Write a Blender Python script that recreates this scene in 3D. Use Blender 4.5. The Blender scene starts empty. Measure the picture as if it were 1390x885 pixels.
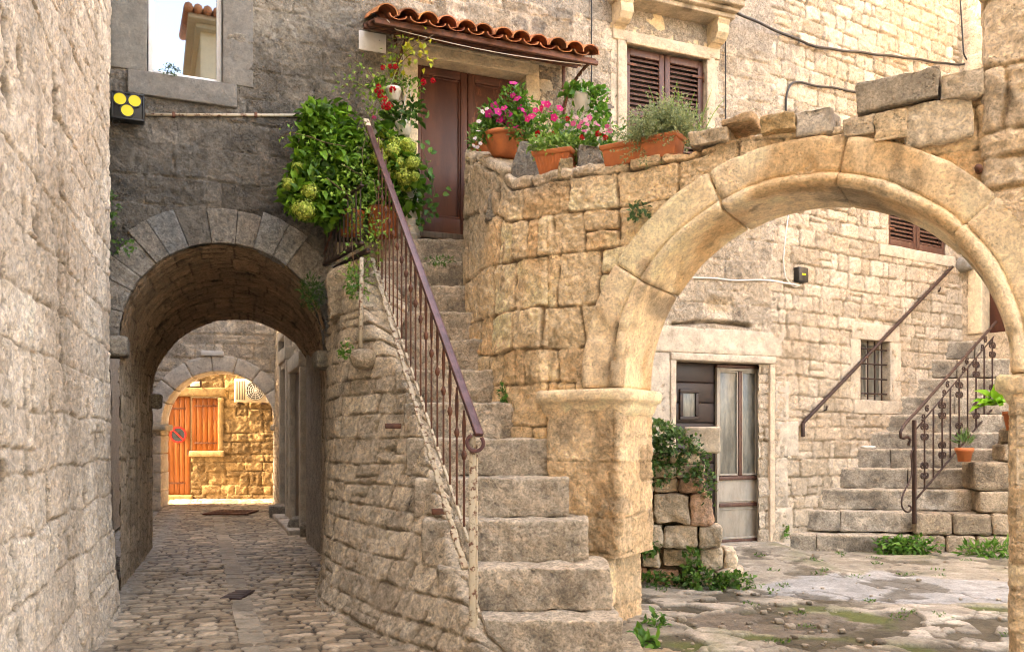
import bpy, math, random
import numpy as np
from mathutils import Vector

SC = bpy.context.scene
COLL = SC.collection
FPX, CX, HY, EYE = 1126.0, 695.0, 595.0, 1.55      # photograph: focal length, centre column, horizon row; eye height in metres
random.seed(4)
RNG = np.random.default_rng(11)


def P(px, py, Y):
    return np.array(((px - CX) / FPX * Y, Y, EYE + (HY - py) / FPX * Y))


# ------------------------------------------------------------------ noise
def _hash(ix, iy, iz, s):
    n = (ix.astype(np.uint32) * np.uint32(73856093)) ^ (iy.astype(np.uint32) * np.uint32(19349663)) ^ (iz.astype(np.uint32) * np.uint32(83492791)) ^ np.uint32((s * 2654435761 + 97) & 0xffffffff)
    n = (n ^ (n >> np.uint32(15))) * np.uint32(2246822519)
    n = (n ^ (n >> np.uint32(13))) * np.uint32(3266489917)
    n = n ^ (n >> np.uint32(16))
    return n.astype(np.float64) / 4294967295.0


def vn(p, seed=0):
    p = np.asarray(p, float)
    i = np.floor(p).astype(np.int64)
    f = p - i
    f = f * f * (3 - 2 * f)
    x, y, z = i[..., 0], i[..., 1], i[..., 2]
    fx, fy, fz = f[..., 0], f[..., 1], f[..., 2]
    r = 0
    for a in (0, 1):
        wx = fx if a else 1 - fx
        for b in (0, 1):
            wy = fy if b else 1 - fy
            for c in (0, 1):
                wz = fz if c else 1 - fz
                r = r + wx * wy * wz * _hash(x + a, y + b, z + c, seed)
    return r * 2 - 1


def fbm(p, octv=3, seed=0, gain=.5):
    p = np.asarray(p, float)
    r, a, t = 0, 1.0, 0
    for k in range(octv):
        r = r + a * vn(p * (2.03 ** k), seed + k * 7)
        t += a
        a *= gain
    return r / t


def n2(U, V, f, seed=0, octv=1):
    p = np.stack([U * f, V * f, np.full_like(U, .37 + seed * 1.7)], -1)
    return fbm(p, octv, seed)


def hs(a, b, s):
    a = np.asarray(a, np.int64)
    b = np.asarray(b, np.int64)
    return _hash(a, b, np.zeros_like(a), s)


def sst(x, a, b):
    x = np.clip((x - a) / (b - a), 0, 1)
    return x * x * (3 - 2 * x)


# ------------------------------------------------------------------ meshes
def mk(name, V, Q=None, T=None, col=None, mat=None, smooth=True, parent=None):
    me = bpy.data.meshes.new(name)
    V = np.asarray(V, np.float32).reshape(-1, 3)
    if parent is not None:
        o_ = parent
        off = np.zeros(3)
        while o_ is not None:
            off += np.array(o_.location)
            o_ = o_.parent
        V = V - off.astype(np.float32)
    Q = np.zeros((0, 4), np.int32) if Q is None or len(Q) == 0 else np.asarray(Q, np.int32)
    T = np.zeros((0, 3), np.int32) if T is None or len(T) == 0 else np.asarray(T, np.int32)
    me.vertices.add(len(V))
    me.vertices.foreach_set('co', V.ravel())
    nl = Q.size + T.size
    me.loops.add(nl)
    me.loops.foreach_set('vertex_index', np.concatenate([Q.ravel(), T.ravel()]).astype(np.int32))
    me.polygons.add(len(Q) + len(T))
    st = np.concatenate([np.arange(len(Q)) * 4, Q.size + np.arange(len(T)) * 3]).astype(np.int32)
    me.polygons.foreach_set('loop_start', st)
    me.polygons.foreach_set('use_smooth', np.full(len(st), bool(smooth)))
    me.update(calc_edges=True)
    if col is not None:
        a = me.color_attributes.new('Col', 'FLOAT_COLOR', 'POINT')
        c = np.ones((len(V), 4), np.float32)
        c[:, :3] = np.asarray(col, np.float32).reshape(-1, 3)
        a.data.foreach_set('color', c.ravel())
    if mat is not None:
        me.materials.append(mat)
    o = bpy.data.objects.new(name, me)
    COLL.objects.link(o)
    if parent is not None:
        o.parent = parent
    return o


def tag(o, label=None, cat=None, group=None, kind=None):
    if label:
        o['label'] = label
    if cat:
        o['category'] = cat
    if group:
        o['group'] = group
    if kind:
        o['kind'] = kind
    return o


def thing(name, label, cat, loc=(0, 0, 0), group=None):
    o = bpy.data.objects.new(name, None)
    o.empty_display_size = .1
    COLL.objects.link(o)
    o.location = [float(x) for x in loc]
    return tag(o, label, cat, group)


class G:
    """collects geometry; xf maps local (n,3) arrays to world"""

    def __init__(s, xf=None):
        s.V, s.Q, s.T, s.C, s.n, s.xf = [], [], [], [], 0, xf

    def add(s, V, Q=None, T=None, col=(.5, .5, .5)):
        V = np.asarray(V, float).reshape(-1, 3)
        if s.xf is not None:
            V = s.xf(V)
        s.V.append(V)
        if Q is not None and len(Q):
            s.Q.append(np.asarray(Q, np.int64).reshape(-1, 4) + s.n)
        if T is not None and len(T):
            s.T.append(np.asarray(T, np.int64).reshape(-1, 3) + s.n)
        c = np.asarray(col, float)
        s.C.append(np.broadcast_to(c, (len(V), 3)) if c.ndim == 1 else c)
        s.n += len(V)
        return s

    def box(s, a, b, r=.004, col=(.5, .5, .5)):
        V, Q, N = rblock(a, b, 1e9, r)
        return s.add(V, Q, col=col)

    def rock(s, a, b, res=.03, r=.03, amp=.01, freq=6, seed=0, col=(.5, .5, .5), cvar=.12, warp=None, oct=3, stain=0.0):
        V, Q, N = rblock(a, b, res, r)
        sh = seed * 3.17
        d = fbm(V * freq + sh, oct, seed)
        d2 = vn(V * freq * .35 + sh + 9, seed + 3)
        V = V + N * (amp * (d + .35 * d2 - .25 * np.abs(vn(V * freq * 1.6 + sh, seed + 4))))[:, None]
        c = np.asarray(col, float)[None, :] * (1 + cvar * fbm(V * freq * .8 + sh + 4, 3, seed + 5))[:, None]
        if stain > 0:
            k = sst(fbm(V * freq * .55 + sh + 14, 4, seed + 9), .08, .34)[:, None] * stain
            c = c * (1 - k) + np.array((.10, .078, .055)) * k
            k = sst(fbm(V * freq * .45 + sh + 24, 3, seed + 11), .15, .4)[:, None] * stain * .8
            c = c * (1 - k) + np.array((.46, .38, .28)) * k
        if warp is not None:
            V = warp(V)
        return s.add(V, Q, col=np.clip(c, 0, 1))

    def tube(s, pts, r, n=8, col=(.5, .5, .5), closed=False, cap=True):
        pts = np.asarray(pts, float)
        m = len(pts)
        rr = np.broadcast_to(np.asarray(r, float), (m,))
        if closed:
            tg = np.roll(pts, -1, 0) - np.roll(pts, 1, 0)
        else:
            tg = np.gradient(pts, axis=0)
        tg /= np.linalg.norm(tg, axis=1)[:, None] + 1e-12
        up = np.array((0, 0, 1.0)) if abs(tg[0][2]) < .9 else np.array((1.0, 0, 0))
        x = np.cross(tg[0], up)
        x /= np.linalg.norm(x)
        V = []
        for k in range(m):
            x = x - tg[k] * np.dot(x, tg[k])
            x /= np.linalg.norm(x) + 1e-12
            y = np.cross(tg[k], x)
            a = np.arange(n) / n * 2 * math.pi
            V.append(pts[k] + rr[k] * (np.cos(a)[:, None] * x + np.sin(a)[:, None] * y))
        V = np.concatenate(V)
        Q, T = [], []
        for k in range(m if closed else m - 1):
            k2 = (k + 1) % m
            for j in range(n):
                j2 = (j + 1) % n
                Q.append((k * n + j, k * n + j2, k2 * n + j2, k2 * n + j))
        if not closed and cap:
            V = np.concatenate([V, pts[:1], pts[-1:]])
            for j in range(n):
                T.append((m * n, (j + 1) % n, j))
                T.append((m * n + 1, (m - 1) * n + j, (m - 1) * n + (j + 1) % n))
        return s.add(V, Q, T, col)

    def lathe(s, prof, c=(0, 0, 0), n=28, col=(.5, .5, .5), sx=1, sy=1):
        prof = np.asarray(prof, float)
        a = np.arange(n) / n * 2 * math.pi
        V = np.concatenate([np.stack([c[0] + sx * r * np.cos(a), c[1] + sy * r * np.sin(a), np.full(n, c[2] + z)], 1) for r, z in prof])
        Q = []
        for k in range(len(prof) - 1):
            for j in range(n):
                j2 = (j + 1) % n
                Q.append((k * n + j, k * n + j2, (k + 1) * n + j2, (k + 1) * n + j))
        return s.add(V, Q, None, col)

    def disc(s, c, nrm, r, n=24, thick=.004, col=(.5, .5, .5), r0=0.0):
        c = np.asarray(c, float)
        nrm = np.asarray(nrm, float)
        nrm = nrm / np.linalg.norm(nrm)
        x = np.cross(nrm, (0, 0, 1.0))
        if np.linalg.norm(x) < 1e-3:
            x = np.array((1.0, 0, 0))
        x /= np.linalg.norm(x)
        y = np.cross(nrm, x)
        a = np.arange(n) / n * 2 * math.pi
        ring = lambda rad, o: c + nrm * o + rad * (np.cos(a)[:, None] * x + np.sin(a)[:, None] * y)
        V = np.concatenate([ring(r, 0), ring(r, thick), ring(max(r0, 1e-4), thick), ring(max(r0, 1e-4), 0)])
        Q = []
        for k in range(4 if r0 else 2):
            k2 = (k + 1) % 4
            for j in range(n):
                j2 = (j + 1) % n
                Q.append((k * n + j, k * n + j2, k2 * n + j2, k2 * n + j))
        return s.add(V, Q, None, col)

    def build(s, name, mat, parent=None, smooth=True, label=None):
        o = mk(name, np.concatenate(s.V), np.concatenate(s.Q) if s.Q else None, np.concatenate(s.T) if s.T else None,
               np.concatenate(s.C), mat, smooth, parent)
        if label:
            o['label'] = label
        return o


def rblock(a, b, res, r):
    """rounded box between corners a and b, vertices welded; returns V, Q, outward normals"""
    a = np.asarray(a, float)
    b = np.asarray(b, float)
    lo, hi = np.minimum(a, b), np.maximum(a, b)
    L = hi - lo
    r = min(r, L.min() * .49)
    ax = []
    for k in range(3):
        n = max(1, int(math.ceil((L[k] - 2 * r) / res)))
        inner = np.linspace(r, L[k] - r, n + 1)
        e = [0.0] if res > 1e8 else [0.0, r * .33]
        e2 = [L[k]] if res > 1e8 else [L[k] - r * .33, L[k]]
        ax.append(np.concatenate([e, inner, e2]))
    N = [len(x) for x in ax]
    I, Q = [], []
    base = 0
    for k in range(3):
        i1, i2 = (k + 1) % 3, (k + 2) % 3
        for side in (0, 1):
            A, B = np.meshgrid(np.arange(N[i1]), np.arange(N[i2]), indexing='ij')
            idx = np.zeros((A.size, 3), np.int64)
            idx[:, i1] = A.ravel()
            idx[:, i2] = B.ravel()
            idx[:, k] = 0 if side == 0 else N[k] - 1
            I.append(idx)
            ii = np.arange(A.size).reshape(A.shape) + base
            q = np.stack([ii[:-1, :-1], ii[1:, :-1], ii[1:, 1:], ii[:-1, 1:]], -1).reshape(-1, 4)
            if side == 0:
                q = q[:, ::-1]
            Q.append(q)
            base += A.size
    I = np.concatenate(I)
    Q = np.concatenate(Q)
    key = (I[:, 0] * 100003 + I[:, 1]) * 100003 + I[:, 2]
    _, first, inv = np.unique(key, return_index=True, return_inverse=True)
    I = I[first]
    Q = inv.ravel()[Q]
    p = np.stack([ax[k][I[:, k]] for k in range(3)], 1)
    q = np.clip(p, r, L - r)
    d = p - q
    nn = np.linalg.norm(d, axis=1)
    d = d / (nn[:, None] + 1e-12)
    V = q + d * r + lo
    return V, Q, d


class Plane:
    def __init__(s, x, y, dx, dy):
        l = math.hypot(dx, dy)
        s.x, s.y, s.dx, s.dy = x, y, dx / l, dy / l
        s.nx, s.ny = s.dy, -s.dx

    def t(s, px):
        r = (px - CX) / FPX
        return (r * s.y - s.x) / (s.dx - r * s.dy)

    def tz(s, px, py, w=0.0):
        """(t, z) of a photo pixel on this wall (w = depth into the wall)"""
        q = Plane(s.x - s.nx * w, s.y - s.ny * w, s.dx, s.dy)
        t = q.t(px)
        return t, EYE + (HY - py) / FPX * (q.y + t * q.dy)

    def xf(s, V):
        V = np.asarray(V, float)
        return np.stack([s.x + V[:, 0] * s.dx - V[:, 1] * s.nx, s.y + V[:, 0] * s.dy - V[:, 1] * s.ny, V[:, 2]], 1)

    def pt(s, t, z, w=0.0):
        return s.xf(np.array([[t, w, z]]))[0]

    def grid(s, U, V):
        return np.stack([s.x + U * s.dx, s.y + U * s.dy, V], -1)


# ------------------------------------------------------------------ masonry height field
def cuts(lo, hi, a, b, rng):
    r = [lo - rng.uniform(0, a)]
    while r[-1] < hi + b:
        r.append(r[-1] + rng.uniform(a, b))
    return np.array(r)


def masonry(fmap, u0, u1, v0, v1, res, rows, wid, seed, depth=.03, jw=.02, rc=.03, rough=.012, rfreq=9, warp=.03, wf=1.6,
            split=.15, cols=((.5, .45, .38), (.6, .52, .42)), mortar=(.45, .38, .3), mstone=.5, keep=None, tone=None, var=.25,
            jwob=.012, rowb=None, hole=0.0, holedepth=.04, extra=None, tilt=.18, pillow=.06):
    rng = np.random.default_rng(seed)
    nu, nv = int(round((u1 - u0) / res)) + 1, int(round((v1 - v0) / res)) + 1
    U, V = np.meshgrid(np.linspace(u0, u1, nu), np.linspace(v0, v1, nv), indexing='ij')
    Uw = U + warp * n2(U, V, wf, seed, 2) + warp * .25 * n2(U, V, wf * 5, seed + 1)
    Vw = V + warp * .8 * n2(U, V, wf * .8, seed + 2, 2) + warp * .2 * n2(U, V, wf * 5, seed + 3)
    rb = cuts(v0, v1, rows[0], rows[1], rng) if rowb is None else np.asarray(rowb, float)
    ri = np.clip(np.searchsorted(rb, Vw) - 1, 0, len(rb) - 2)
    B, T = rb[ri], rb[ri + 1]
    Lf, Rt, si = np.zeros_like(U), np.zeros_like(U), np.zeros(U.shape, np.int64)
    for k in range(len(rb) - 1):
        m = ri == k
        cb = cuts(u0 - 1, u1 + 1, wid[0], wid[1], rng)
        if not m.any():
            continue
        j = np.clip(np.searchsorted(cb, Uw[m]) - 1, 0, len(cb) - 2)
        Lf[m], Rt[m], si[m] = cb[j], cb[j + 1], j
    # some stones are cut into two thinner or two narrower ones
    hsp = hs(ri, si, seed + 21)
    mid = B + (T - B) * (.35 + .3 * hs(ri, si, seed + 22))
    up = (hsp < split) & (Vw > mid)
    dn = (hsp < split) & (Vw <= mid)
    B, T = np.where(up, mid, B), np.where(dn, mid, T)
    midu = Lf + (Rt - Lf) * (.35 + .3 * hs(ri, si, seed + 23))
    rt = (hsp > 1 - split) & (Uw > midu)
    lt = (hsp > 1 - split) & (Uw <= midu)
    Lf, Rt = np.where(rt, midu, Lf), np.where(lt, midu, Rt)
    sid = si * 4 + up * 1 + rt * 2
    h1, h2, h3, h4 = (hs(ri, sid, seed + 30 + k) for k in range(4))
    du, dv = np.minimum(Uw - Lf, Rt - Uw), np.minimum(Vw - B, T - Vw)
    d = np.minimum(du, dv)
    cor = (du < rc) & (dv < rc)
    d = np.where(cor, rc - np.hypot(rc - du, rc - dv), d)
    d = d + jwob * n2(U, V, 11, seed + 5, 2)
    prof = 1 - (1 - np.clip(d / jw, 0, 1)) ** 3.2
    pil = sst(d, 0, np.minimum(Rt - Lf, T - B) * .5)
    rn = n2(U, V, rfreq, seed + 6, 4)
    rn2 = n2(U, V, rfreq * .4, seed + 8, 2)
    rg = 1 - 2 * np.abs(n2(U, V, rfreq * .8, seed + 14, 2)) - .6 + .5 * n2(U, V, rfreq * 3.2, seed + 15, 2)
    hgt = prof * (depth * (.55 + .6 * h1) + depth * pillow * pil + rough * (.75 * rn + .22 * rn2 + .5 * rg + .3 * n2(U, V, 34, seed + 16, 2))
                  + tilt * depth * ((h3 - .5) * (Uw - (Lf + Rt) / 2) / (Rt - Lf + 1e-6) + (h4 - .5) * (Vw - (B + T) / 2) / (T - B + 1e-6)) * 2)
    hgt = hgt + (1 - prof) * .35 * rough * rn
    if hole > 0:
        hm = sst(n2(U, V, 7, seed + 12, 2), 1 - hole, 1 - hole + .12)
        hgt = hgt - holedepth * hm
    c1, c2 = np.array(cols[0]), np.array(cols[1])
    k = (h2 + .25 * n2(U, V, 2.3, seed + 9, 2))[..., None]
    col = c1 + (c2 - c1) * np.clip(k, 0, 1)
    col = col * (1 + var * (h3 - .5) + var * .5 * n2(U, V, 6, seed + 10, 3))[..., None]
    mj = (1 - sst(d, -.004, jw * .75))[..., None]
    col = col * (1 - mj) + np.array(mortar) * (1 + .2 * rn[..., None]) * mj
    if tone is not None:
        col = tone(U, V, col)
    if extra is not None:
        hgt = hgt + extra(U, V)
    Pg = fmap(U, V)
    du_, dv_ = np.gradient(Pg, axis=0), np.gradient(Pg, axis=1)
    N = np.cross(du_, dv_)
    N /= np.linalg.norm(N, axis=-1, keepdims=True) + 1e-12
    Pg = Pg + N * hgt[..., None]
    ii = np.arange(nu * nv).reshape(nu, nv)
    Q = np.stack([ii[:-1, :-1], ii[1:, :-1], ii[1:, 1:], ii[:-1, 1:]], -1)
    if keep is not None:
        K = keep(U, V)
        kf = K[:-1, :-1] & K[1:, :-1] & K[1:, 1:] & K[:-1, 1:]
        Q = Q[kf]
    Q = Q.reshape(-1, 4)
    Vx = Pg.reshape(-1, 3)
    C = np.clip(col, 0.01, .95).reshape(-1, 3)
    used = np.unique(Q)
    rm = np.full(len(Vx), -1, np.int64)
    rm[used] = np.arange(len(used))
    return Vx[used], rm[Q], C[used]


def cells(U, V, size, seed, jit=.9, asp=1.0):
    """irregular paving cells: distance to the border and a cell id"""
    u, v = U / (size * asp), V / size
    iu, iv = np.floor(u).astype(np.int64), np.floor(v).astype(np.int64)
    f1 = np.full(U.shape, 9.0)
    f2 = np.full(U.shape, 9.0)
    ida, idb = np.zeros(U.shape, np.int64), np.zeros(U.shape, np.int64)
    for a in (-1, 0, 1):
        for b in (-1, 0, 1):
            cu, cv = iu + a, iv + b
            x = cu + .5 + jit * (hs(cu, cv, seed) - .5)
            y = cv + .5 + jit * (hs(cu, cv, seed + 1) - .5)
            dd = np.hypot(u - x, v - y)
            near = dd < f1
            f2 = np.where(near, f1, np.minimum(f2, dd))
            ida, idb = np.where(near, cu, ida), np.where(near, cv, idb)
            f1 = np.where(near, dd, f1)
    return (f2 - f1) * size, ida, idb


# ------------------------------------------------------------------ materials
def newmat(name):
    m = bpy.data.materials.new(name)
    m.use_nodes = True
    nt = m.node_tree
    return m, nt, nt.nodes['Principled BSDF'], nt.nodes.new, nt.links.new


def stone_mat(name, fine=55, bump=.35, dist=.012, pits=0.0, pscale=38, rough=.9, c_lo=.72, c_hi=1.22, contrast=1.0):
    m, nt, b, N, L = newmat(name)
    tc = N('ShaderNodeTexCoord')
    at = N('ShaderNodeAttribute')
    at.attribute_name = 'Col'

    def noise(scale, detail, ro, dis=0.0):
        n = N('ShaderNodeTexNoise')
        n.inputs['Scale'].default_value = scale
        n.inputs['Detail'].default_value = detail
        n.inputs['Roughness'].default_value = ro
        n.inputs['Distortion'].default_value = dis
        L(tc.outputs['Object'], n.inputs['Vector'])
        return n.outputs['Fac']

    def rng(src, a, b_, c, d):
        r = N('ShaderNodeMapRange')
        for k, v in zip(('From Min', 'From Max', 'To Min', 'To Max'), (a, b_, c, d)):
            r.inputs[k].default_value = v
        L(src, r.inputs['Value'])
        return r.outputs[0]

    def op(o, a, b_):
        r = N('ShaderNodeMath')
        r.operation = o
        for k, v in ((0, a), (1, b_)):
            if isinstance(v, (int, float)):
                r.inputs[k].default_value = v
            else:
                L(v, r.inputs[k])
        return r.outputs[0]
    big, mid, fin = noise(6, 6, .68), noise(fine * .38, 6, .72, .7), noise(fine, 7, .72)
    k = contrast
    mul = op('MULTIPLY', rng(big, .3, .7, c_lo, c_hi), rng(mid, .32, .68, 1 - .34 * k, 1 + .24 * k))
    mul = op('MULTIPLY', mul, rng(fin, .32, .68, 1 - .30 * k, 1 + .24 * k))
    h = op('ADD', op('MULTIPLY', mid, 1.6), fin)
    h = op('ADD', h, op('MULTIPLY', big, 1.6))
    if pits > 0:
        vo = N('ShaderNodeTexVoronoi')
        vo.inputs['Scale'].default_value = pscale
        wv = N('ShaderNodeVectorMath')
        wv.operation = 'MULTIPLY_ADD'
        nv = N('ShaderNodeTexNoise')
        nv.inputs['Scale'].default_value = pscale * .5
        L(tc.outputs['Object'], nv.inputs['Vector'])
        L(nv.outputs['Color'], wv.inputs[0])
        wv.inputs[1].default_value = (.03, .03, .03)
        L(tc.outputs['Object'], wv.inputs[2])
        L(wv.outputs[0], vo.inputs['Vector'])
        pm = op('MULTIPLY', rng(vo.outputs['Distance'], .12, .40, 1, 0), rng(noise(fine * .09, 4, .6), .46, .64, 0, 1))
        h = op('SUBTRACT', h, op('MULTIPLY', pm, pits * 1.6))
        mul = op('MULTIPLY', mul, rng(pm, 0, 1, 1, 1 - .34 * k))
    mx = N('ShaderNodeMix')
    mx.data_type = 'RGBA'
    mx.blend_type = 'MULTIPLY'
    mx.inputs[0].default_value = 1
    L(at.outputs['Color'], mx.inputs[6])
    L(mul, mx.inputs[7])
    L(mx.outputs[2], b.inputs['Base Color'])
    b.inputs['Roughness'].default_value = rough
    b.inputs['Specular IOR Level'].default_value = .25
    bp = N('ShaderNodeBump')
    bp.inputs['Strength'].default_value = bump
    bp.inputs['Distance'].default_value = dist
    L(h, bp.inputs['Height'])
    L(bp.outputs[0], b.inputs['Normal'])
    return m


def paint_mat(name, col, col2=None, rough=.5, metal=0.0, scale=8, bump=.15, lo=.45, hi=.62, stretch=(1, 1, 1), attr=False, spec=.4):
    m, nt, b, N, L = newmat(name)
    tc = N('ShaderNodeTexCoord')
    mp = N('ShaderNodeMapping')
    mp.inputs['Scale'].default_value = stretch
    L(tc.outputs['Object'], mp.inputs[0])
    n1 = N('ShaderNodeTexNoise')
    n1.inputs['Scale'].default_value = scale
    n1.inputs['Detail'].default_value = 8
    n1.inputs['Roughness'].default_value = .7
    L(mp.outputs[0], n1.inputs['Vector'])
    mr = N('ShaderNodeMapRange')
    mr.inputs['From Min'].default_value = lo
    mr.inputs['From Max'].default_value = hi
    L(n1.outputs['Fac'], mr.inputs['Value'])
    mx = N('ShaderNodeMix')
    mx.data_type = 'RGBA'
    L(mr.outputs[0], mx.inputs[0])
    mx.inputs[6].default_value = (*col, 1)
    mx.inputs[7].default_value = (*(col2 or tuple(c * .7 for c in col)), 1)
    out = mx.outputs[2]
    if attr:
        at = N('ShaderNodeAttribute')
        at.attribute_name = 'Col'
        m2 = N('ShaderNodeMix')
        m2.data_type = 'RGBA'
        m2.blend_type = 'MULTIPLY'
        m2.inputs[0].default_value = 1
        L(at.outputs['Color'], m2.inputs[6])
        L(out, m2.inputs[7])
        out = m2.outputs[2]
    L(out, b.inputs['Base Color'])
    b.inputs['Roughness'].default_value = rough
    b.inputs['Metallic'].default_value = metal
    b.inputs['Specular IOR Level'].default_value = spec
    bp = N('ShaderNodeBump')
    bp.inputs['Strength'].default_value = bump
    bp.inputs['Distance'].default_value = .004
    L(n1.outputs['Fac'], bp.inputs['Height'])
    L(bp.outputs[0], b.inputs['Normal'])
    return m


def leaf_mat(name, gloss=.45, trans=.35):
    m, nt, b, N, L = newmat(name)
    at = N('ShaderNodeAttribute')
    at.attribute_name = 'Col'
    b.inputs['Roughness'].default_value = gloss
    b.inputs['Specular IOR Level'].default_value = .3
    L(at.outputs['Color'], b.inputs['Base Color'])
    tr = N('ShaderNodeBsdfTranslucent')
    L(at.outputs['Color'], tr.inputs['Color'])
    ms = N('ShaderNodeMixShader')
    ms.inputs[0].default_value = trans
    L(b.outputs[0], ms.inputs[1])
    L(tr.outputs[0], ms.inputs[2])
    L(ms.outputs[0], nt.nodes['Material Output'].inputs['Surface'])
    return m


def plain(name, col, rough=.5, metal=0.0, spec=.5):
    m, nt, b, N, L = newmat(name)
    b.inputs['Base Color'].default_value = (*col, 1)
    b.inputs['Roughness'].default_value = rough
    b.inputs['Metallic'].default_value = metal
    b.inputs['Specular IOR Level'].default_value = spec
    return m


M = dict(
    cut=stone_mat('cut_cream_stone', 60, .7, .012, .4, 40, c_lo=.8, c_hi=1.14, contrast=.9),
    wall=stone_mat('weathered_limestone', 60, .85, .022, .6, 40, contrast=1.35),
    pale=stone_mat('pale_limestone', 66, .85, .022, .5, 46, c_lo=.82, c_hi=1.15, contrast=1.1),
    dressed=stone_mat('dressed_stone', 60, .5, .012, .25, 30, c_lo=.7, c_hi=1.18, contrast=.6),
    warm=stone_mat('warm_sandstone', 56, .85, .02, .5, 42, c_lo=.78, c_hi=1.2, contrast=1.1),
    tread=stone_mat('worn_step_stone', 60, .8, .018, .45, 45, c_lo=.6, c_hi=1.22, contrast=1.35),
    cobble=stone_mat('polished_cobble', 50, .3, .008, .1, 30, rough=.5, c_lo=.7, c_hi=1.25, contrast=.6),
    paving=stone_mat('courtyard_paving', 56, .6, .014, .3, 40, rough=.75, c_lo=.7, c_hi=1.25, contrast=.8),
    soil=stone_mat('soil', 40, .6, .02, .2, 30),
    terracotta=paint_mat('terracotta', (.50, .155, .055), (.40, .12, .05), .65, 0, 6, .2),
    rooftile=paint_mat('old_roof_tile', (.66, .26, .11), (.36, .125, .06), .8, 0, 9, .5, attr=True),
    browndoor=paint_mat('worn_brown_paint', (.105, .037, .022), (.062, .021, .014), .55, 0, 5, .35, stretch=(1, 1, .25)),
    brownpeel=paint_mat('peeling_brown_paint', (.10, .036, .022), (.24, .085, .045), .6, 0, 16, .4, lo=.56, hi=.66, stretch=(1, 1, .35)),
    shutter=paint_mat('brown_shutter_paint', (.095, .042, .03), (.15, .085, .06), .5, 0, 14, .3, lo=.5, hi=.7, stretch=(1, 1, .5)),
    rust=paint_mat('rusty_iron', (.16, .062, .035), (.085, .04, .03), .62, .25, 18, .35),
    rustpale=paint_mat('flaking_cream_paint_on_iron', (.52, .44, .32), (.16, .07, .04), .7, 0, 22, .4, lo=.52, hi=.6),
    rail=paint_mat('brown_painted_handrail', (.13, .06, .056), (.075, .034, .03), .36, .2, 7, .15),
    iron=paint_mat('dark_brown_wrought_iron', (.045, .026, .022), (.075, .04, .03), .5, .3, 15, .2),
    black=plain('black_plastic', (.015, .015, .015), .45),
    cable=plain('black_cable', (.012, .012, .014), .5),
    whitecable=plain('white_cable', (.62, .59, .54), .5),
    yellow=plain('yellow_lamp_lens', (.72, .58, .02), .35),
    white=paint_mat('white_plastic', (.72, .70, .66), (.62, .60, .55), .5, 0, 6, .05),
    whiteframe=paint_mat('white_window_frame', (.75, .75, .74), (.62, .62, .6), .4, 0, 6, .05),
    mirrorglass=plain('reflecting_window_glass', (.205, .24, .285), .015, 1.0),
    dustglass=paint_mat('dusty_door_glass', (.22, .21, .175), (.10, .10, .085), .3, 0, 4, .05, lo=.4, hi=.6, stretch=(3, 3, .6), spec=.5),
    darkglass=plain('dark_window_glass', (.03, .035, .035), .06, 0, .9),
    greypaint=paint_mat('grey_beige_door_paint', (.36, .32, .26), (.27, .235, .19), .55, 0, 10, .15, stretch=(1, 1, .3)),
    darkwood=paint_mat('dark_stained_boards', (.035, .021, .018), (.022, .013, .011), .5, 0, 10, .25, stretch=(.3, .3, 1)),
    orangewood=paint_mat('varnished_orange_wood', (.30, .095, .020), (.17, .045, .010), .42, 0, 7, .2, lo=.4, hi=.68, stretch=(5, 5, .3)),
    oldwood=paint_mat('grey_old_wood', (.20, .15, .11), (.12, .085, .06), .8, 0, 10, .4, stretch=(4, 4, .3)),
    leaf=leaf_mat('leaf_surface'),
    petal=leaf_mat('petal_surface', .6, .3),
    stem=paint_mat('green_stem', (.09, .12, .03), (.12, .08, .04), .7, 0, 10, .1),
    twig=paint_mat('brown_twig', (.17, .11, .06), (.10, .06, .035), .8, 0, 20, .3),
    attr=stone_mat('painted_surface', 90, .06, .003, 0, 30, .55, .94, 1.06, .1),
    plaster=stone_mat('house_plaster', 60, .15, .006, .0, 30, .9, .92, 1.08, .15),
)
# ------------------------------------------------------------------ the planes of the place
LW = Plane(-1.05 - .343 * 8.19, 8.19, .343, -1.0)        # left house; t grows towards the camera (normal would point left)
F = Plane(-3.86, 8.19, 2805, 1126)                       # long house with the passage, the door and the shuttered window
FT = 8.07                                                # its right end
cx0, cy0 = F.x + F.dx * FT, F.y + F.dy * FT
C = Plane(cx0, cy0, .861, .509)                          # courtyard house
CT = 4.16
rx0, ry0 = C.x + C.dx * CT, C.y + C.dy * CT
R = Plane(rx0, ry0, .55, -.835)
A = Plane(.849, 6.46, .851, -.525)                       # wall with the big arch; t = 0 at the inner edge of its left pier
AS, AA, AB, AZ, AR = 1.303, 1.303, 1.35, 1.95, .33      # arch centre, half width, rise, spring height, ring width
BP = Plane(-5.0, 11.5, 2805, 1126)                       # far mouth of the passage
MP = Plane(-7.95, 18.4, .97, .20)                        # wall with the small arch
DP = Plane(-9.0, 20.75, .985, .07)                       # wall with the orange door


def make_path(pts, res=.01, smooth=.05):
    pts = np.asarray(pts, float)
    d = np.concatenate([[0], np.cumsum(np.linalg.norm(np.diff(pts, axis=0), axis=1))])
    u = np.arange(0, d[-1] + res * .5, res)
    X = np.stack([np.interp(u, d, pts[:, k]) for k in range(pts.shape[1])], 1)
    n = int(smooth / res)
    if n > 1:
        k = np.ones(2 * n + 1) / (2 * n + 1)
        for c in range(X.shape[1]):
            e = np.concatenate([2 * X[0, c] - X[n:0:-1, c], X[:, c], 2 * X[-1, c] - X[-2:-n - 2:-1, c]])
            X[:, c] = np.convolve(e, k, 'valid')
    return u, X, d[-1]


def mix3(c, k, to):
    k = np.asarray(k)[..., None]
    return c * (1 - k) + np.asarray(to) * k


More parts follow.
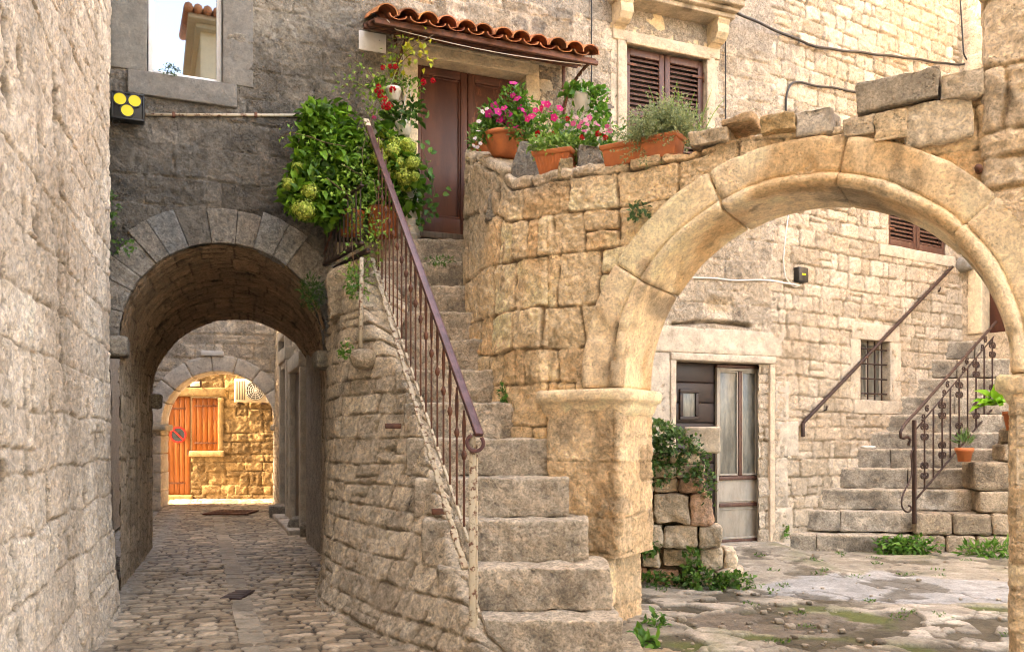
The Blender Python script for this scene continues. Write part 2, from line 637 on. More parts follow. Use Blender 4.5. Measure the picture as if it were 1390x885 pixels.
# ------------------------------------------------------------------ ground
def build_ground():
    o = mk('ground', [(-200, -200, -.06), (200, -200, -.06), (200, 200, -.06), (-200, 200, -.06)], [(0, 1, 2, 3)],
           col=[(.34, .30, .25)] * 4, mat=M['soil'])
    tag(o, 'bare ground beyond the paved street', kind='structure')
    sd = np.array((-.3244, .9459))
    sr = np.array((.9459, .3244))
    p0 = np.array((-1.05 - .343 * 5.0, 5.0))

    def fm(U, V):
        X = p0[0] + sr[0] * U + sd[0] * V
        Y = p0[1] + sr[1] * U + sd[1] * V
        z = .02 + .016 * n2(U, V, .8, 3) - .012 * np.exp(-((U - 1.22) / .2) ** 2)
        return np.stack([X, Y, z], -1)

    def tone(U, V, c):
        g = np.exp(-((U - 1.22) / .13) ** 2)
        c = mix3(c, .35 * g, (.30, .25, .19))
        d = sst(n2(U, V, .9, 8, 3), .05, .5)
        c = c * (1 - .22 * d[..., None])
        w = np.exp(-((U - .02) / .12) ** 2)
        return mix3(c, .7 * w, (.30, .26, .21))
    V, Q, c = masonry(fm, -.35, 4.2, -1.2, 19.0, .017, (.09, .14), (.13, .26), 5, depth=.024, jw=.022, rc=.035, rough=.006, rfreq=14,
                      warp=.045, wf=2.0, split=.10, cols=((.25, .18, .115), (.50, .385, .265)), mortar=(.055, .04, .028), tone=tone, var=.55, jwob=.012)
    tag(mk('street', V, Q, None, c, M['cobble']), 'worn limestone cobbles of the lane running under the passage', kind='structure')
    # gutter line of longer stones
    def fmg(U, V):
        u = 1.20 - .035 * V + (U - .11)
        X = p0[0] + sr[0] * u + sd[0] * V
        Y = p0[1] + sr[1] * u + sd[1] * V
        return np.stack([X, Y, .028 + .02 * n2(u, V, .8, 3) - .012 * np.exp(-((u - 1.22) / .2) ** 2)], -1)
    V, Q, c = masonry(fmg, 0, .22, -1.0, 14, .016, (.3, .6), (2.0, 2.1), 6, depth=.022, jw=.02, rc=.03, rough=.006, rfreq=12, warp=.03,
                      split=.0, cols=((.26, .205, .145), (.38, .31, .225)), mortar=(.05, .037, .026), var=.4,
                      keep=lambda U, V: (U > .012 + .01 * n2(U, V, 4, 1)) & (U < .208))
    tag(mk('street_gutter', V, Q, None, c, M['cobble']), 'line of long worn stones along the middle of the lane', kind='structure')
    # courtyard
    def fm2(U, V):
        z = .035 + .0 * U + .13 * sst(V, 8.2, 11.0) * (1 - sst(U, 3.45, 3.95)) + .02 * n2(U, V, .6, 4)
        return np.stack([U, V, z], -1)
    u = np.arange(.35, 9.0, .018)
    v = np.arange(5.2, 13.8, .018)
    U, W = np.meshgrid(u, v, indexing='ij')
    wu = U + .10 * n2(U, W, 1.7, 41, 2)
    wv = W + .10 * n2(U, W, 1.7, 42, 2)
    d, ia, ib = cells(wu, wv, .30, 77, .95, 1.45)
    d2, ja, jb = cells(wu + .3, wv, .15, 78, .95, 1.3)
    small = hs(ia, ib, 9) < .38
    d = np.where(small, np.minimum(d, d2), d)
    h1, h2 = np.where(small, hs(ja, jb, 5), hs(ia, ib, 5)), np.where(small, hs(ja, jb, 6), hs(ia, ib, 6))
    d = d + .012 * n2(U, W, 12, 40, 2)
    pr = 1 - (1 - np.clip(d / .026, 0, 1)) ** 3
    pres = np.where(small, hs(ja, jb, 12), hs(ia, ib, 12)) < .70 - .25 * sst(n2(U, W, 1.3, 56, 2), 0, .4)
    dirt = (~pres) * sst(8.6 - W + .5 * n2(U, W, 1.2, 57, 2), 0, .5)
    pr = pr * (1 - dirt)
    cem = np.exp(-(((U - 4.05) / 1.55) ** 2 + ((W - 8.3) / .8) ** 2) ** 1.5)
    cem = sst(cem + .5 * n2(U, W, 1.7, 43, 4), .32, .5)
    grav = sst(np.exp(-(((U - 2.15) / .85) ** 2 + ((W - 6.75) / .5) ** 2)) + .45 * n2(U, W, 2.5, 44, 4), .45, .6)
    sm = np.clip(sst(n2(U, W, 1.1, 45, 3) + .25 * (W - 8.2), .02, .2) * .8 + cem + grav, 0, 1)
    h = pr * (.016 + .018 * h1) * (1 - sm) + .010 * sm + .004 * n2(U, W, 11, 46, 4) + .009 * n2(U, W, 1.6, 48, 2) + grav * .008 * n2(U, W, 42, 47, 1)
    Pg = fm2(U, W)
    Pg[..., 2] += h
    c = np.array((.27, .235, .185)) + (np.array((.50, .44, .355)) - np.array((.27, .235, .185))) * h2[..., None]
    c = c * (1 + .35 * n2(U, W, 5, 49, 4))[..., None]
    c = mix3(c, (1 - pr) * .9 * (1 - sm), (.075, .06, .035))
    c = mix3(c, sm * .7, (.29, .26, .21))
    c = mix3(c, cem * .75, (.33, .34, .34))
    c = c * (1 + .3 * n2(U, W, 3.1, 53, 4))[..., None]
    c = mix3(c, grav * .85, (.17, .135, .10))
    moss = sst(n2(U, W, 1.4, 50, 4) - .5 * cem - .4 * grav + .1 * (W > 9.2), .02, .34) * (.45 + .55 * (1 - pr))
    c = mix3(c, moss * .85, (.10, .12, .03))
    drt = sst(n2(U, W, 2.4, 54, 4), .17, .3)
    c = mix3(c, drt * .7, (.085, .07, .045))
    crk = 1 - sst(np.abs(n2(U, W, 1.1, 51, 4)), .0, .03)
    c = mix3(c, crk * .7 * sm, (.07, .055, .04))
    Pg[..., 2] -= crk * sm * .012 + drt * .012
    ii = np.arange(U.size).reshape(U.shape)
    Q = np.stack([ii[:-1, :-1], ii[1:, :-1], ii[1:, 1:], ii[:-1, 1:]], -1)
    # nothing under the left pier's stairs: keep the part right of the wall line
    keep = (U - .35) + .9 * (W - 6.0) > 0
    keep &= U < 8.2
    kf = keep[:-1, :-1] & keep[1:, 1:]
    Q = Q[kf].reshape(-1, 4)
    tag(mk('courtyard_paving', Pg.reshape(-1, 3), Q, None, np.clip(c, .01, .9).reshape(-1, 3), M['paving']),
        'uneven flagstones, cement patch and moss of the little courtyard', kind='structure')


# ------------------------------------------------------------------ left house
def build_left_house():
    t = thing('left_house', 'tall cream stone house wall along the left side of the lane', 'house', (-3.5, 5, 0))

    def fm(U, V):      # U from near to far
        Y = 2.2 + U * .9459
        flare = .10 * np.exp(-V / .5)
        X = -1.05 - .343 * Y + flare * .946 - .14 * sst(Y, 7.30, 7.36)
        return np.stack([X, Y + flare * .325, V], -1)
    L = (8.35 - 2.2) / .9459

    def tone(U, V, c):
        k = sst(n2(U * .6, V, 1.1, 61, 3), 0, .5)
        c = mix3(c, .35 * k, (.50, .37, .25))
        k2 = sst(n2(U, V * .35, 2.2, 62, 3), .12, .5)
        c = mix3(c, .4 * k2, (.33, .26, .19))
        k3 = sst(n2(U * 2.6, V * .75 + U * .6, 3.4, 63, 4), .2, .36)
        c = mix3(c, .8 * k3, (.17, .125, .09))
        low = np.exp(-V / .22)
        c = mix3(c, .35 * low, (.33, .29, .24))
        edge = sst(U, L - 1.12, L - 1.04)
        return mix3(c, .45 * edge, (.33, .29, .24))

    def crack(U, V):
        return -.04 * sst(n2(U * 2.6, V * .75 + U * .6, 3.4, 63, 4), .2, .36)
    V, Q, c = masonry(fm, 0, L, 0, 6.2, .0125, (.24, .36), (.4, .85), 14, depth=.019, jw=.02, rc=.03, rough=.018, rfreq=14, warp=.05,
                      split=.2, cols=((.76, .62, .475), (.92, .785, .625)), mortar=(.44, .33, .22), tone=tone, var=.16, extra=crack)
    mk('wall', V, Q, None, c, M['pale'], parent=t)
    # unseen body of the house behind and above, sized to block the sun
    g = G()
    b = [(-1.9 - .343 * -10, -10), (-1.9 - .343 * 17.8, 17.8), (-6.5 - .343 * 17.8, 17.8), (-6.5 + 3.43, -10)]
    prism(g, b, 0, 16.5, (.62, .53, .42))
    b = [(-1.15 - .343 * -10, -10), (-1.15 - .343 * 7.28, 7.28), (-2.0 - .343 * 7.28, 7.28), (-2.0 + 3.43, -10)]
    prism(g, b, 6.15, 16.5, (.66, .56, .44))
    prism(g, [(-1.08 + 3.43, -10), (-1.08 - .343 * 2.25, 2.25), (-2.0 - .343 * 2.25, 2.25), (-2.0 + 3.43, -10)], 0, 6.2, (.66, .56, .44))
    g.build('upper_wall', M['pale'], t, smooth=False)
    return t


def prism(g, poly, z0, z1, col):
    n = len(poly)
    V = [(x, y, z0) for x, y in poly] + [(x, y, z1) for x, y in poly]
    Q = [(i, (i + 1) % n, (i + 1) % n + n, i + n) for i in range(n)]
    T = []
    for k in range(1, n - 1):
        T.append((0, k + 1, k))
        T.append((n, n + k, n + k + 1))
    g.add(V, Q, T, col)


# ------------------------------------------------------------------ long house (F)
AF = (1.0, 1.02, 2.54)     # passage: centre, radius, spring height
BF = (1.15, 1.15, 2.12)    # far mouth


def f_xf(V):
    return F.xf(V)


def dim_door():
    t0, zb = F.tz(566, 313)
    t1, zt = F.tz(712, 104)
    return t0, t1, zb, zt


def build_long_house():
    t = thing('stone_house', 'long stone house with vaulted passage, brown double door and shuttered window', 'house', F.pt(3, 0))
    tw0, zw0 = F.tz(200, 97)
    tw1, _ = F.tz(302, 109)
    td0, td1, zd0, zd1 = dim_door()
    ts0, zs1 = F.tz(849, 58)
    ts1, _ = F.tz(957, 78)
    tc0, zc1 = F.tz(916, 489)
    tc1, zc0 = F.tz(1043, 729)
    zc0 = .17
    ts_z0 = zs1 - 1.72

    def keep(U, V):
        k = np.ones(U.shape, bool)
        k &= ~((np.abs(U - AF[0]) < AF[1] + .1) & (V < AF[2]))
        k &= ~((np.hypot(U - AF[0], V - AF[2]) < AF[1] + .30) & (V >= AF[2] - .06))
        k &= ~((U > tw0 - .02) & (U < tw1 + .02) & (V > zw0 - .02))
        k &= ~((U > td0 - .02) & (U < td1 + .02) & (V > zd0 - .2) & (V < zd1 + .02))
        k &= ~((U > ts0 - .02) & (U < ts1 + .02) & (V > ts_z0) & (V < zs1 + .02))
        k &= ~((U > tc0 - .03) & (U < tc1 + .03) & (V < zc1 + .03))
        return k

    def tone(U, V, c):
        nz = n2(U, V, 1.3, 71, 4)
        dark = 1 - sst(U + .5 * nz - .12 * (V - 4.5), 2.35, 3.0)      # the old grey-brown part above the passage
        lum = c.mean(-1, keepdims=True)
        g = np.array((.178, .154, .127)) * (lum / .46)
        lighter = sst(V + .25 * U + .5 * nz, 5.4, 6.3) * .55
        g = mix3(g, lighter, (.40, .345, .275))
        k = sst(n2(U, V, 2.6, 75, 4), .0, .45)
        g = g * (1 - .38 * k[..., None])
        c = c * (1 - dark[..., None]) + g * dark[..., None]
        # soot and lichen patches right of the old part
        p = sst(n2(U, V, 4.5, 72, 4), .08, .34) * (1 - sst(U, 5.6, 7.0)) * .75
        p = p * sst(V, 3.5, 4.6)
        c = mix3(c, p * (1 - dark), (.17, .15, .13))
        k, q = dam(U, V)
        c = mix3(c, k * .8, (.13, .085, .05))
        c = mix3(c, q * .6, (.52, .38, .23))
        s = sst(n2(U, V, 9, 73, 3), .25, .5) * dark
        return mix3(c, s * .3, (.11, .105, .10))
    def dam(U, V):
        z0 = lint_z + .035 + .05 * np.sin((U - tc0) * 2.2)
        k = np.exp(-((V - z0) / (.022 + .02 * n2(U, V, 6, 79))) ** 2) * (U > tc0 - .05) * (U < tc1 + .25) * sst(n2(U, V * .2, 2.2, 78), -.35, .0)
        q = np.exp(-(((U - (tc0 + .68)) / .2) ** 4 + ((V - (lint_z + .30)) / .1) ** 4))
        return k, q
    lint_z = F.tz(980, 447)[1]

    def fex(U, V):
        k, q = dam(U, V)
        return -.09 * k - .06 * q
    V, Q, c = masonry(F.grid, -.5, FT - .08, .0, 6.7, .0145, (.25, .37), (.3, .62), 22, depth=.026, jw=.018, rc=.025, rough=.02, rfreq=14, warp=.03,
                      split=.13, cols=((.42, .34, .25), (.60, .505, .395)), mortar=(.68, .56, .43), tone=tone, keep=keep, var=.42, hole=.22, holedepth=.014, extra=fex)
    mk('wall', V, Q, None, c, M['wall'], parent=t)

    # ring of voussoirs round the passage
    g = G()
    rng = random.Random(3)
    a = -4.0
    while a < 180:
        wdt = rng.uniform(8.5, 13)
        a2 = a + wdt
        rad = AF[1] + rng.uniform(.31, .40)
        c0 = rng.uniform(.15, .30)
        colr = (c0 * 1.1, c0 * .96, c0 * .8) if rng.random() < .75 else (c0 * 1.03, c0, c0 * .93)

        def wp(Vv, a=a, a2=a2):
            th = np.radians(a + (a2 - a) * Vv[:, 0])
            return np.stack([AF[0] - Vv[:, 2] * np.cos(th), Vv[:, 1], AF[2] + Vv[:, 2] * np.sin(th)], 1)
        Vb, Qb, Nb = rblock((.010, -.026 - rng.uniform(0, .022), AF[1] - .004), (.990, .33, rad), .05, .012)
        Vb = Vb + Nb * np.array((.1, 1, 1)) * (.012 * fbm(Vb * np.array((3, 9, 9)) + a, 3, 5))[:, None]
        cc = np.array(colr) * (1 + .25 * fbm(Vb * np.array((4, 12, 12)) + a, 2, 6))[:, None]
        g2 = G(f_xf)
        g.add(F.xf(wp(Vb)), Qb, col=cc)
        a = a2
    g.build('arch_ring', M['wall'], t)

    # barrel vault of the passage, from the near mouth to the far one
    def prof(par, cfg, npl):
        cx_, r_, zs_ = cfg
        l1 = zs_
        l2 = math.pi * r_
        tot = 2 * l1 + l2
        x = par * tot
        th = np.clip((x - l1) / r_, 0, math.pi)
        tt = np.where(x < l1, cx_ - r_, np.where(x > l1 + l2, cx_ + r_, cx_ - r_ * np.cos(th)))
        zz = np.where(x < l1, x, np.where(x > l1 + l2, tot - x, zs_ + r_ * np.sin(th)))
        return np.stack([npl.x + tt * npl.dx, npl.y + tt * npl.dy, zz], -1)
    PL = 2 * AF[2] + math.pi * AF[1]
    DL = 3.45

    def fm(U, V):
        par = np.clip(1 - U / PL, 0, 1)
        b = np.clip(V / DL, 0, 1)[..., None]
        return prof(par, AF, F) * (1 - b) + prof(par, BF, BP) * b

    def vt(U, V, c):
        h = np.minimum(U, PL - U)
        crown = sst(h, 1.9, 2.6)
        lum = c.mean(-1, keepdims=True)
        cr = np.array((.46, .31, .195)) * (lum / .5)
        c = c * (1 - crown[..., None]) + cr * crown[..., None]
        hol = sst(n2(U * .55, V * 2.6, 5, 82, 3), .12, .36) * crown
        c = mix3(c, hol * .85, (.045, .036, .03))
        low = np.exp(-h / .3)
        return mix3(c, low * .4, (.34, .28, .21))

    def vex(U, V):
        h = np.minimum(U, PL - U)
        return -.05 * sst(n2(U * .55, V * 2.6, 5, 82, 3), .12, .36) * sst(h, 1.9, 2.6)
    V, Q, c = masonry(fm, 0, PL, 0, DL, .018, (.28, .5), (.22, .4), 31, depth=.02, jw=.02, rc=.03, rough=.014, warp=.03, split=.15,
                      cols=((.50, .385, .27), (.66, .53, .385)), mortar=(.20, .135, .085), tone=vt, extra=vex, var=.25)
    mk('vault', V, Q, None, c, M['wall'], parent=t)
    # stones under the springing of the vault
    for (pl, tt, z, sgn, s) in ((F, -.10, 2.36, 1, 1), (F, 2.06, 2.30, -1, 2), (BP, -.02, 1.96, 1, 3), (BP, 2.30, 2.0, -1, 4)):
        g = G(pl.xf)
        g.rock((tt - .04, -.06 if pl is F else -.25, z), (tt + .17 * 1, .32 if pl is F else .02, z + .2), .03, .04, .014, 8, s, (.33, .28, .22)) if sgn > 0 else \
            g.rock((tt - .17, -.04 if pl is F else -.25, z), (tt + .05, .32 if pl is F else .02, z + .2), .03, .04, .014, 8, s, (.30, .26, .2))
        g.build('impost', M['wall'], t)
    # body of the house
    g = G(F.xf)
    for a0, b0 in (((-3.5, .36, 3.66), (FT, 3.3, 9.3)), ((2.25, .36, 0), (td0 - .3, 3.3, 3.7)), ((td0 - .3, .36, 0), (FT, 3.3, 3.7)), ((-3.5, .5, 0), (-.45, 3.3, 3.7)),
                   ((-3.5, -.02, 6.66), (FT, .4, 9.3))):
        g.box(a0, b0, .01, (.42, .36, .29))
    g.build('upper_wall', M['wall'], t, smooth=False)

    # ---------------- left window
    z_top = 7.2
    w = G(F.xf)
    w.rock((tw0 - .34, -.035, zw0 - .02), (tw0 - .0, .2, z_top), .05, .012, .006, 7, 3, (.205, .19, .165))
    w.rock((tw1 + .0, -.035, zw0 - .02), (tw1 + .3, .2, z_top), .05, .012, .006, 7, 4, (.215, .195, .17))
    w.rock((tw0 - .18, -.06, zw0 - .26), (tw1 + .14, .2, zw0 - .02), .04, .014, .008, 7, 5, (.20, .185, .165))
    win = w.build('window_surround', M['dressed'], t)
    f = G(F.xf)
    fw = .055
    f.box((tw0 + .005, .07, zw0), (tw0 + fw, .14, z_top), .006)
    f.box((tw1 - fw, .07, zw0), (tw1 - .005, .14, z_top), .006)
    f.box((tw0 + fw, .072, zw0), (tw1 - fw, .138, zw0 + .05), .006)
    fr = f.build('window_frame', M['whiteframe'], win)
    p = G(F.xf)
    p.box((tw0 + fw - .01, .10, zw0 + .04), (tw1 - fw + .01, .112, z_top), .001)
    p.build('pane', M['mirrorglass'], win, smooth=False)

    # ---------------- double door
    s = G(F.xf)
    cs = (.66, .54, .38)
    s.rock((td0 - .17, -.05, zd0 - .1), (td0, .34, zd1 + .0), .06, .01, .004, 5, 11, cs)
    s.rock((td0 - .34, -.02, zd0 - .1), (td0 - .172, .3, zd1 - .3), .06, .012, .006, 5, 12, (.58, .48, .36))
    s.rock((td1, -.05, zd0 - .1), (td1 + .17, .34, zd1), .06, .01, .004, 5, 13, cs)
    s.rock((td1 + .172, -.025, zd0 - .1), (td1 + .36, .3, zd1), .06, .012, .006, 5, 14, (.60, .50, .37))
    s.rock((td0 - .17, -.052, zd1 + .003), (td1 + .17, .34, zd1 + .15), .06, .012, .005, 5, 15, cs)
    s.rock((td0 - .30, -.03, zd1 + .153), (td1 + .40, .34, zd1 + .42), .06, .014, .007, 5, 16, (.62, .51, .37))
    s.rock((td0 - .05, -.07, zd1 + .13), (td1 + .05, -.02, zd1 + .16), .06, .01, .004, 5, 17, cs)
    ds = s.build('door_surround', M['dressed'], t)
    dm = (td0 + td1) / 2
    for (a0, a1, name, mt) in ((td0 + .01, dm - .004, 'door', M['browndoor']), (dm + .004, td1 - .01, 'door', M['brownpeel'])):
        d = G(F.xf)
        zb, zt = zd0 + .02, zd1 - .005
        d.box((a0 + .02, .185, zb + .02), (a1 - .02, .20, zt - .02), .002)
        st = .085
        for (x0, x1, y0, y1) in ((a0, a0 + st, zb, zt), (a1 - st, a1, zb, zt), (a0 + st, a1 - st, zt - .1, zt), (a0 + st, a1 - st, zb, zb + .2)):
            d.box((x0 + .0005, .155, y0), (x1 - .0005, .21, y1), .007)
        for (x0, x1, y0, y1) in ((a0 + st, a0 + st + .022, zb + .2, zt - .1), (a1 - st - .022, a1 - st, zb + .2, zt - .1), (a0 + st, a1 - st, zt - .122, zt - .1), (a0 + st, a1 - st, zb + .2, zb + .225)):
            d.box((x0, .168, y0), (x1, .2, y1), .008)
        if a0 > dm:
            d.box((a0 + .02, .14, zb + .86), (a0 + .055, .158, zb + 1.06), .006)
            d.tube([F_loc for F_loc in ((a0 + .038, .14, zb + .95), (a0 + .038, .11, zb + .95), (a0 + .038, .10, zb + .97), (a0 + .038, .105, zb + 1.02))], .009, 8)
        d.build(name, mt, t)
    thr = G(F.xf)
    thr.box((td0 - .0, -.03, zd0 - .075), (td1 + .0, .26, zd0 + .0), .012)
    thr.build('threshold', M['oldwood'], t)
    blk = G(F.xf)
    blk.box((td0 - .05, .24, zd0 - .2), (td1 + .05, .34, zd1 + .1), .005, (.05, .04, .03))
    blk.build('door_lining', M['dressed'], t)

    # ---------------- shuttered window
    s = G(F.xf)
    cs2 = (.58, .48, .36)
    s.rock((ts0 - .13, -.05, ts_z0), (ts0, .3, zs1), .06, .01, .004, 5, 31, cs2)
    s.rock((ts0 - .22, -.025, ts_z0), (ts0 - .132, .3, zs1), .06, .01, .004, 5, 32, cs2)
    s.rock((ts1, -.05, ts_z0), (ts1 + .12, .3, zs1), .06, .01, .004, 5, 33, cs2)
    s.rock((ts1 + .122, -.025, ts_z0), (ts1 + .2, .3, zs1), .06, .01, .004, 5, 34, cs2)
    s.rock((ts0 - .2, -.05, zs1 + .002), (ts1 + .2, .3, zs1 + .13), .06, .012, .004, 5, 35, cs2)
    s.rock((ts0 - .02, -.075, zs1 - .035), (ts1 + .04, -.03, zs1 + .0), .06, .012, .004, 5, 36, (.60, .47, .33))
    s.rock((ts0 - .22, -.02, zs1 + .132), (ts1 + .22, .3, zs1 + .5), .06, .01, .003, 5, 37, (.70, .56, .36))
    ss = s.build('window_surround', M['dressed'], t)
    k = G(F.xf)
    zc = zs1 + .36
    k.rock((ts0 - .26, -.36, zc + .12), (ts1 + .27, .0, zc + .17), .05, .012, .006, 9, 41, (.46, .375, .27), .3, stain=.7, oct=4)
    k.rock((ts0 - .30, -.42, zc + .171), (ts1 + .31, .0, zc + .25), .04, .02, .012, 12, 42, (.46, .375, .27), .3, stain=.7, oct=4)
    k.rock((ts0 - .24, -.30, zc + .06), (ts1 + .25, .0, zc + .119), .05, .012, .006, 9, 43, (.46, .375, .27), .3, stain=.7, oct=4)
    k.rock((ts0 - .33, -.46, zc + .251), (ts1 + .34, .0, zc + .36), .05, .02, .012, 12, 44, (.46, .375, .27), .3, stain=.7, oct=4)
    co = k.build('cornice', M['dressed'], t)
    for x in (ts0 - .20, ts1 + .02):
        b = G(F.xf)
        pr = [(0, -.02), (.05, -.06), (.07, -.10), (.06, -.14), (.09, -.2), (.15, -.25), (.2, -.255), (.26, -.24), (.30, -.27), (.32, -.27)]
        zb_ = zc - .26
        n = len(pr)
        Vv = [(x, o, zb_ + h) for h, o in pr] + [(x + .17, o, zb_ + h) for h, o in pr] + [(x, .0, zb_ + h) for h, o in pr] + [(x + .17, .0, zb_ + h) for h, o in pr]
        Qq = []
        for i in range(n - 1):
            Qq += [(i, i + n, i + n + 1, i + 1), (i + 2 * n, i, i + 1, i + 2 * n + 1), (i + n, i + 3 * n, i + 3 * n + 1, i + n + 1)]
        b.add(Vv, Qq, None, (.66, .54, .37))
        b.box((x - .01, -.285, zb_ + .32), (x + .18, .0, zc + .062), .006, (.66, .54, .37))
        b.build('bracket', M['dressed'], co, smooth=False)
    shutter_pair(t, F.xf, ts0 + .01, ts1 - .01, ts_z0, zs1 - .04, .03, M['shutter'])
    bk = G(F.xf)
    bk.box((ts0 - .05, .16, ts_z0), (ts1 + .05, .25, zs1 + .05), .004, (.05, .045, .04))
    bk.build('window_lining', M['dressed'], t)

    # ---------------- courtyard door
    s = G(F.xf)
    cd = (.58, .49, .385)
    lint = F.tz(980, 447)[1]
    s.rock((tc0 - .5, -.035, zc1 + .10), (tc1 + .24, .3, lint), .05, .02, .012, 6, 51, (.60, .51, .40), .25, stain=.3, oct=4)
    s.rock((tc0 - .08, -.05, zc1 + .0), (tc1 + .10, .3, zc1 + .098), .06, .02, .006, 6, 52, cd)
    s.rock((tc0 - .08, -.04, zc0 - .1), (tc0 - .0, .3, zc1 - .002), .06, .012, .006, 6, 53, cd)
    s.rock((tc1 + .0, -.04, zc0 - .1), (tc1 + .085, .3, zc1 - .002), .06, .012, .006, 6, 54, (.62, .50, .37))
    for i, (z0, z1, ww) in enumerate(((0, .62, .30), (.625, 1.3, .22), (1.305, 1.78, .4), (1.785, 2.32, .24))):
        z1 = min(z1, zc1 + .095)
        s.rock((tc1 + .09, -.028, z0 + .0), (tc1 + .09 + ww, .25, z1), .05, .02, .008, 6, 55 + i, (.57, .49, .39), .25, stain=.3, oct=4)
    for i, (z0, z1) in enumerate(((0, .8), (.805, 1.5), (1.505, zc1 + .09))):
        s.rock((tc0 - .5, -.028, z0), (tc0 - .085, .25, z1), .05, .02, .008, 6, 65 + i, (.57, .49, .39))
    s.rock((tc0 - .1, -.25, zc0 - .14), (tc1 + .15, .2, zc0 - .0), .05, .02, .01, 6, 70, (.52, .46, .38))
    s.build('door_surround', M['dressed'], t)
    g = G(F.xf)
    tm = tc0 + (tc1 - tc0) * .495
    z0 = zc0
    g.box((tc0 - .03, .20, z0), (tm, .23, zc1 + .02), .003)
    n = 9
    hh = (zc1 - z0) / n
    for i in range(n):
        g.box((tc0 + .01, .165, z0 + i * hh + .006), (tm - .01, .20, z0 + (i + 1) * hh - .006), .01)
    dl = g.build('door', M['darkwood'], t, label='dark brown boarded door leaf with a small window')
    f = G(F.xf)
    a0, a1, b0, b1 = tc0 + .17, tc0 + .46, F.tz(935, 570)[1], F.tz(935, 527)[1]
    for (x0, x1, y0, y1) in ((a0, a1, b1 - .05, b1), (a0, a1, b0, b0 + .05), (a0, a0 + .05, b0 + .051, b1 - .051), (a1 - .05, a1, b0 + .051, b1 - .051)):
        f.box((x0, .135, y0), (x1, .19, y1), .006)
    f.build('frame', M['darkwood'], dl)
    f = G(F.xf)
    f.box((a0 + .045, .155, b0 + .045), (a1 - .045, .163, b1 - .045), .001)
    f.build('pane', M['dustglass'], dl)
    g = G(F.xf)
    x0, x1 = tm + .005, tc1 - .05
    zt = zc1 - .06
    zr1 = F.tz(1000, 648)[1]
    zr2 = F.tz(1000, 686)[1]
    xm = (x0 + x1) / 2 + .03
    for (p0, p1, q0, q1) in ((x0, x0 + .035, z0 + .04, zt), (x1 - .035, x1, z0 + .04, zt), (x0 + .036, x1 - .036, zt - .035, zt), (x0 + .036, x1 - .036, z0 + .04, z0 + .07)):
        g.box((p0, .12, q0), (p1, .18, q1), .006)
    g.box((x0 + .036, .145, z0 + .07), (x1 - .036, .17, zr1 - .03), .003)
    for zz in (zr2 + .05, zr2 - .06):
        g.box((x0 + .04, .133, zz - .008), (x1 - .04, .146, zz + .008), .004)
    for (p0, p1) in ((x0 + .036, xm - .028), (xm + .028, x1 - .036)):
        for (q0, q1, w0, w1) in ((zr1 + .02, zt - .036, p0, p0 + .022), (zr1 + .02, zt - .036, p1 - .022, p1), (zr1 + .02, zr1 + .045, p0 + .022, p1 - .022), (zt - .06, zt - .036, p0 + .022, p1 - .022)):
            g.box((w0, .128, q0), (w1, .165, q1), .005)
    dr = g.build('door', M['greypaint'], t, label='grey beige door leaf with two tall dusty panes')
    g = G(F.xf)
    g.box((xm - .027, .118, zr1 + .02), (xm + .027, .17, zt - .036), .006)
    for zz in (zr1 - .012, zr2):
        g.box((x0 + .037, .118, zz - .025), (x1 - .037, .168, zz + .025), .006)
    g.box((x1 + .002, .11, z0 + .0), (x1 + .045, .19, zt + .05), .006)
    g.box((x0, .11, z0 + .0), (x1, .19, z0 + .038), .006)
    g.box((x0, .115, zt + .005), (x1, .19, zt + .045), .006)
    g.build('rail', M['shutter'], dr)
    g = G(F.xf)
    g.box((x0 + .05, .148, zr1 + .03), (xm - .04, .154, zt - .05), .001)
    g.build('pane', M['dustglass'], dr)
    g = G(F.xf)
    g.box((xm + .04, .148, zr1 + .03), (x1 - .05, .154, zt - .05), .001)
    g.build('pane', M['dustglass'], dr)
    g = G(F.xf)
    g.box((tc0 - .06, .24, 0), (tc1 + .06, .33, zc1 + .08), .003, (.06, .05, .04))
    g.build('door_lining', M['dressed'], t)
    return t


def shutter_pair(parent, xf, a0, a1, z0, z1, w, mat, nsl=None, mid=True):
    tm = (a0 + a1) / 2
    for (x0, x1, sgn) in ((a0, tm - .006, -1), (tm + .006, a1, 1)):
        g = G(xf)
        st = .075
        for (p0, p1, q0, q1) in ((x0, x0 + st, z0, z1), (x1 - st, x1, z0, z1), (x0 + st + .001, x1 - st - .001, z1 - .09, z1), (x0 + st + .001, x1 - st - .001, z0, z0 + .1)):
            g.box((p0, w, q0), (p1, w + .045, q1), .006)
        rails = [z0 + .1, z1 - .09]
        if mid:
            zm = z0 + (z1 - z0) * .52
            g.box((x0 + st + .001, w, zm - .04), (x1 - st - .001, w + .045, zm + .04), .006)
            spans = ((z0 + .1, zm - .04), (zm + .04, z1 - .09))
        else:
            spans = ((z0 + .1, z1 - .09),)
        for (s0, s1) in spans:
            n = max(2, int((s1 - s0) / .058))
            for i in range(n):
                zc = s0 + (i + .5) * (s1 - s0) / n
                th = math.radians(38)
                c, s_ = math.cos(th), math.sin(th)
                V, Q, N = rblock((x0 + st - .004, -.032, -.006), (x1 - st + .004, .032, .006), 1e9, .004)
                y = V[:, 1] * c - V[:, 2] * s_
                z = V[:, 1] * s_ + V[:, 2] * c
                V = np.stack([V[:, 0], w + .026 + y * .6, zc + z], 1)
                g.add(V, Q)
        sh = g.build('shutter', mat, parent)
        for zz in (z1 - .2, z0 + .25):
            h = G(xf)
            xo = x0 if sgn < 0 else x1
            h.box((min(xo - sgn * .0, xo - sgn * .17), w - .008, zz - .018), (max(xo - sgn * .0, xo - sgn * .17), w + .0, zz + .018), .003)
            h.tube([(xo, w - .012, zz - .06), (xo, w - .012, zz + .06)], .012, 8)
            h.build('hinge', M['rust'], sh)


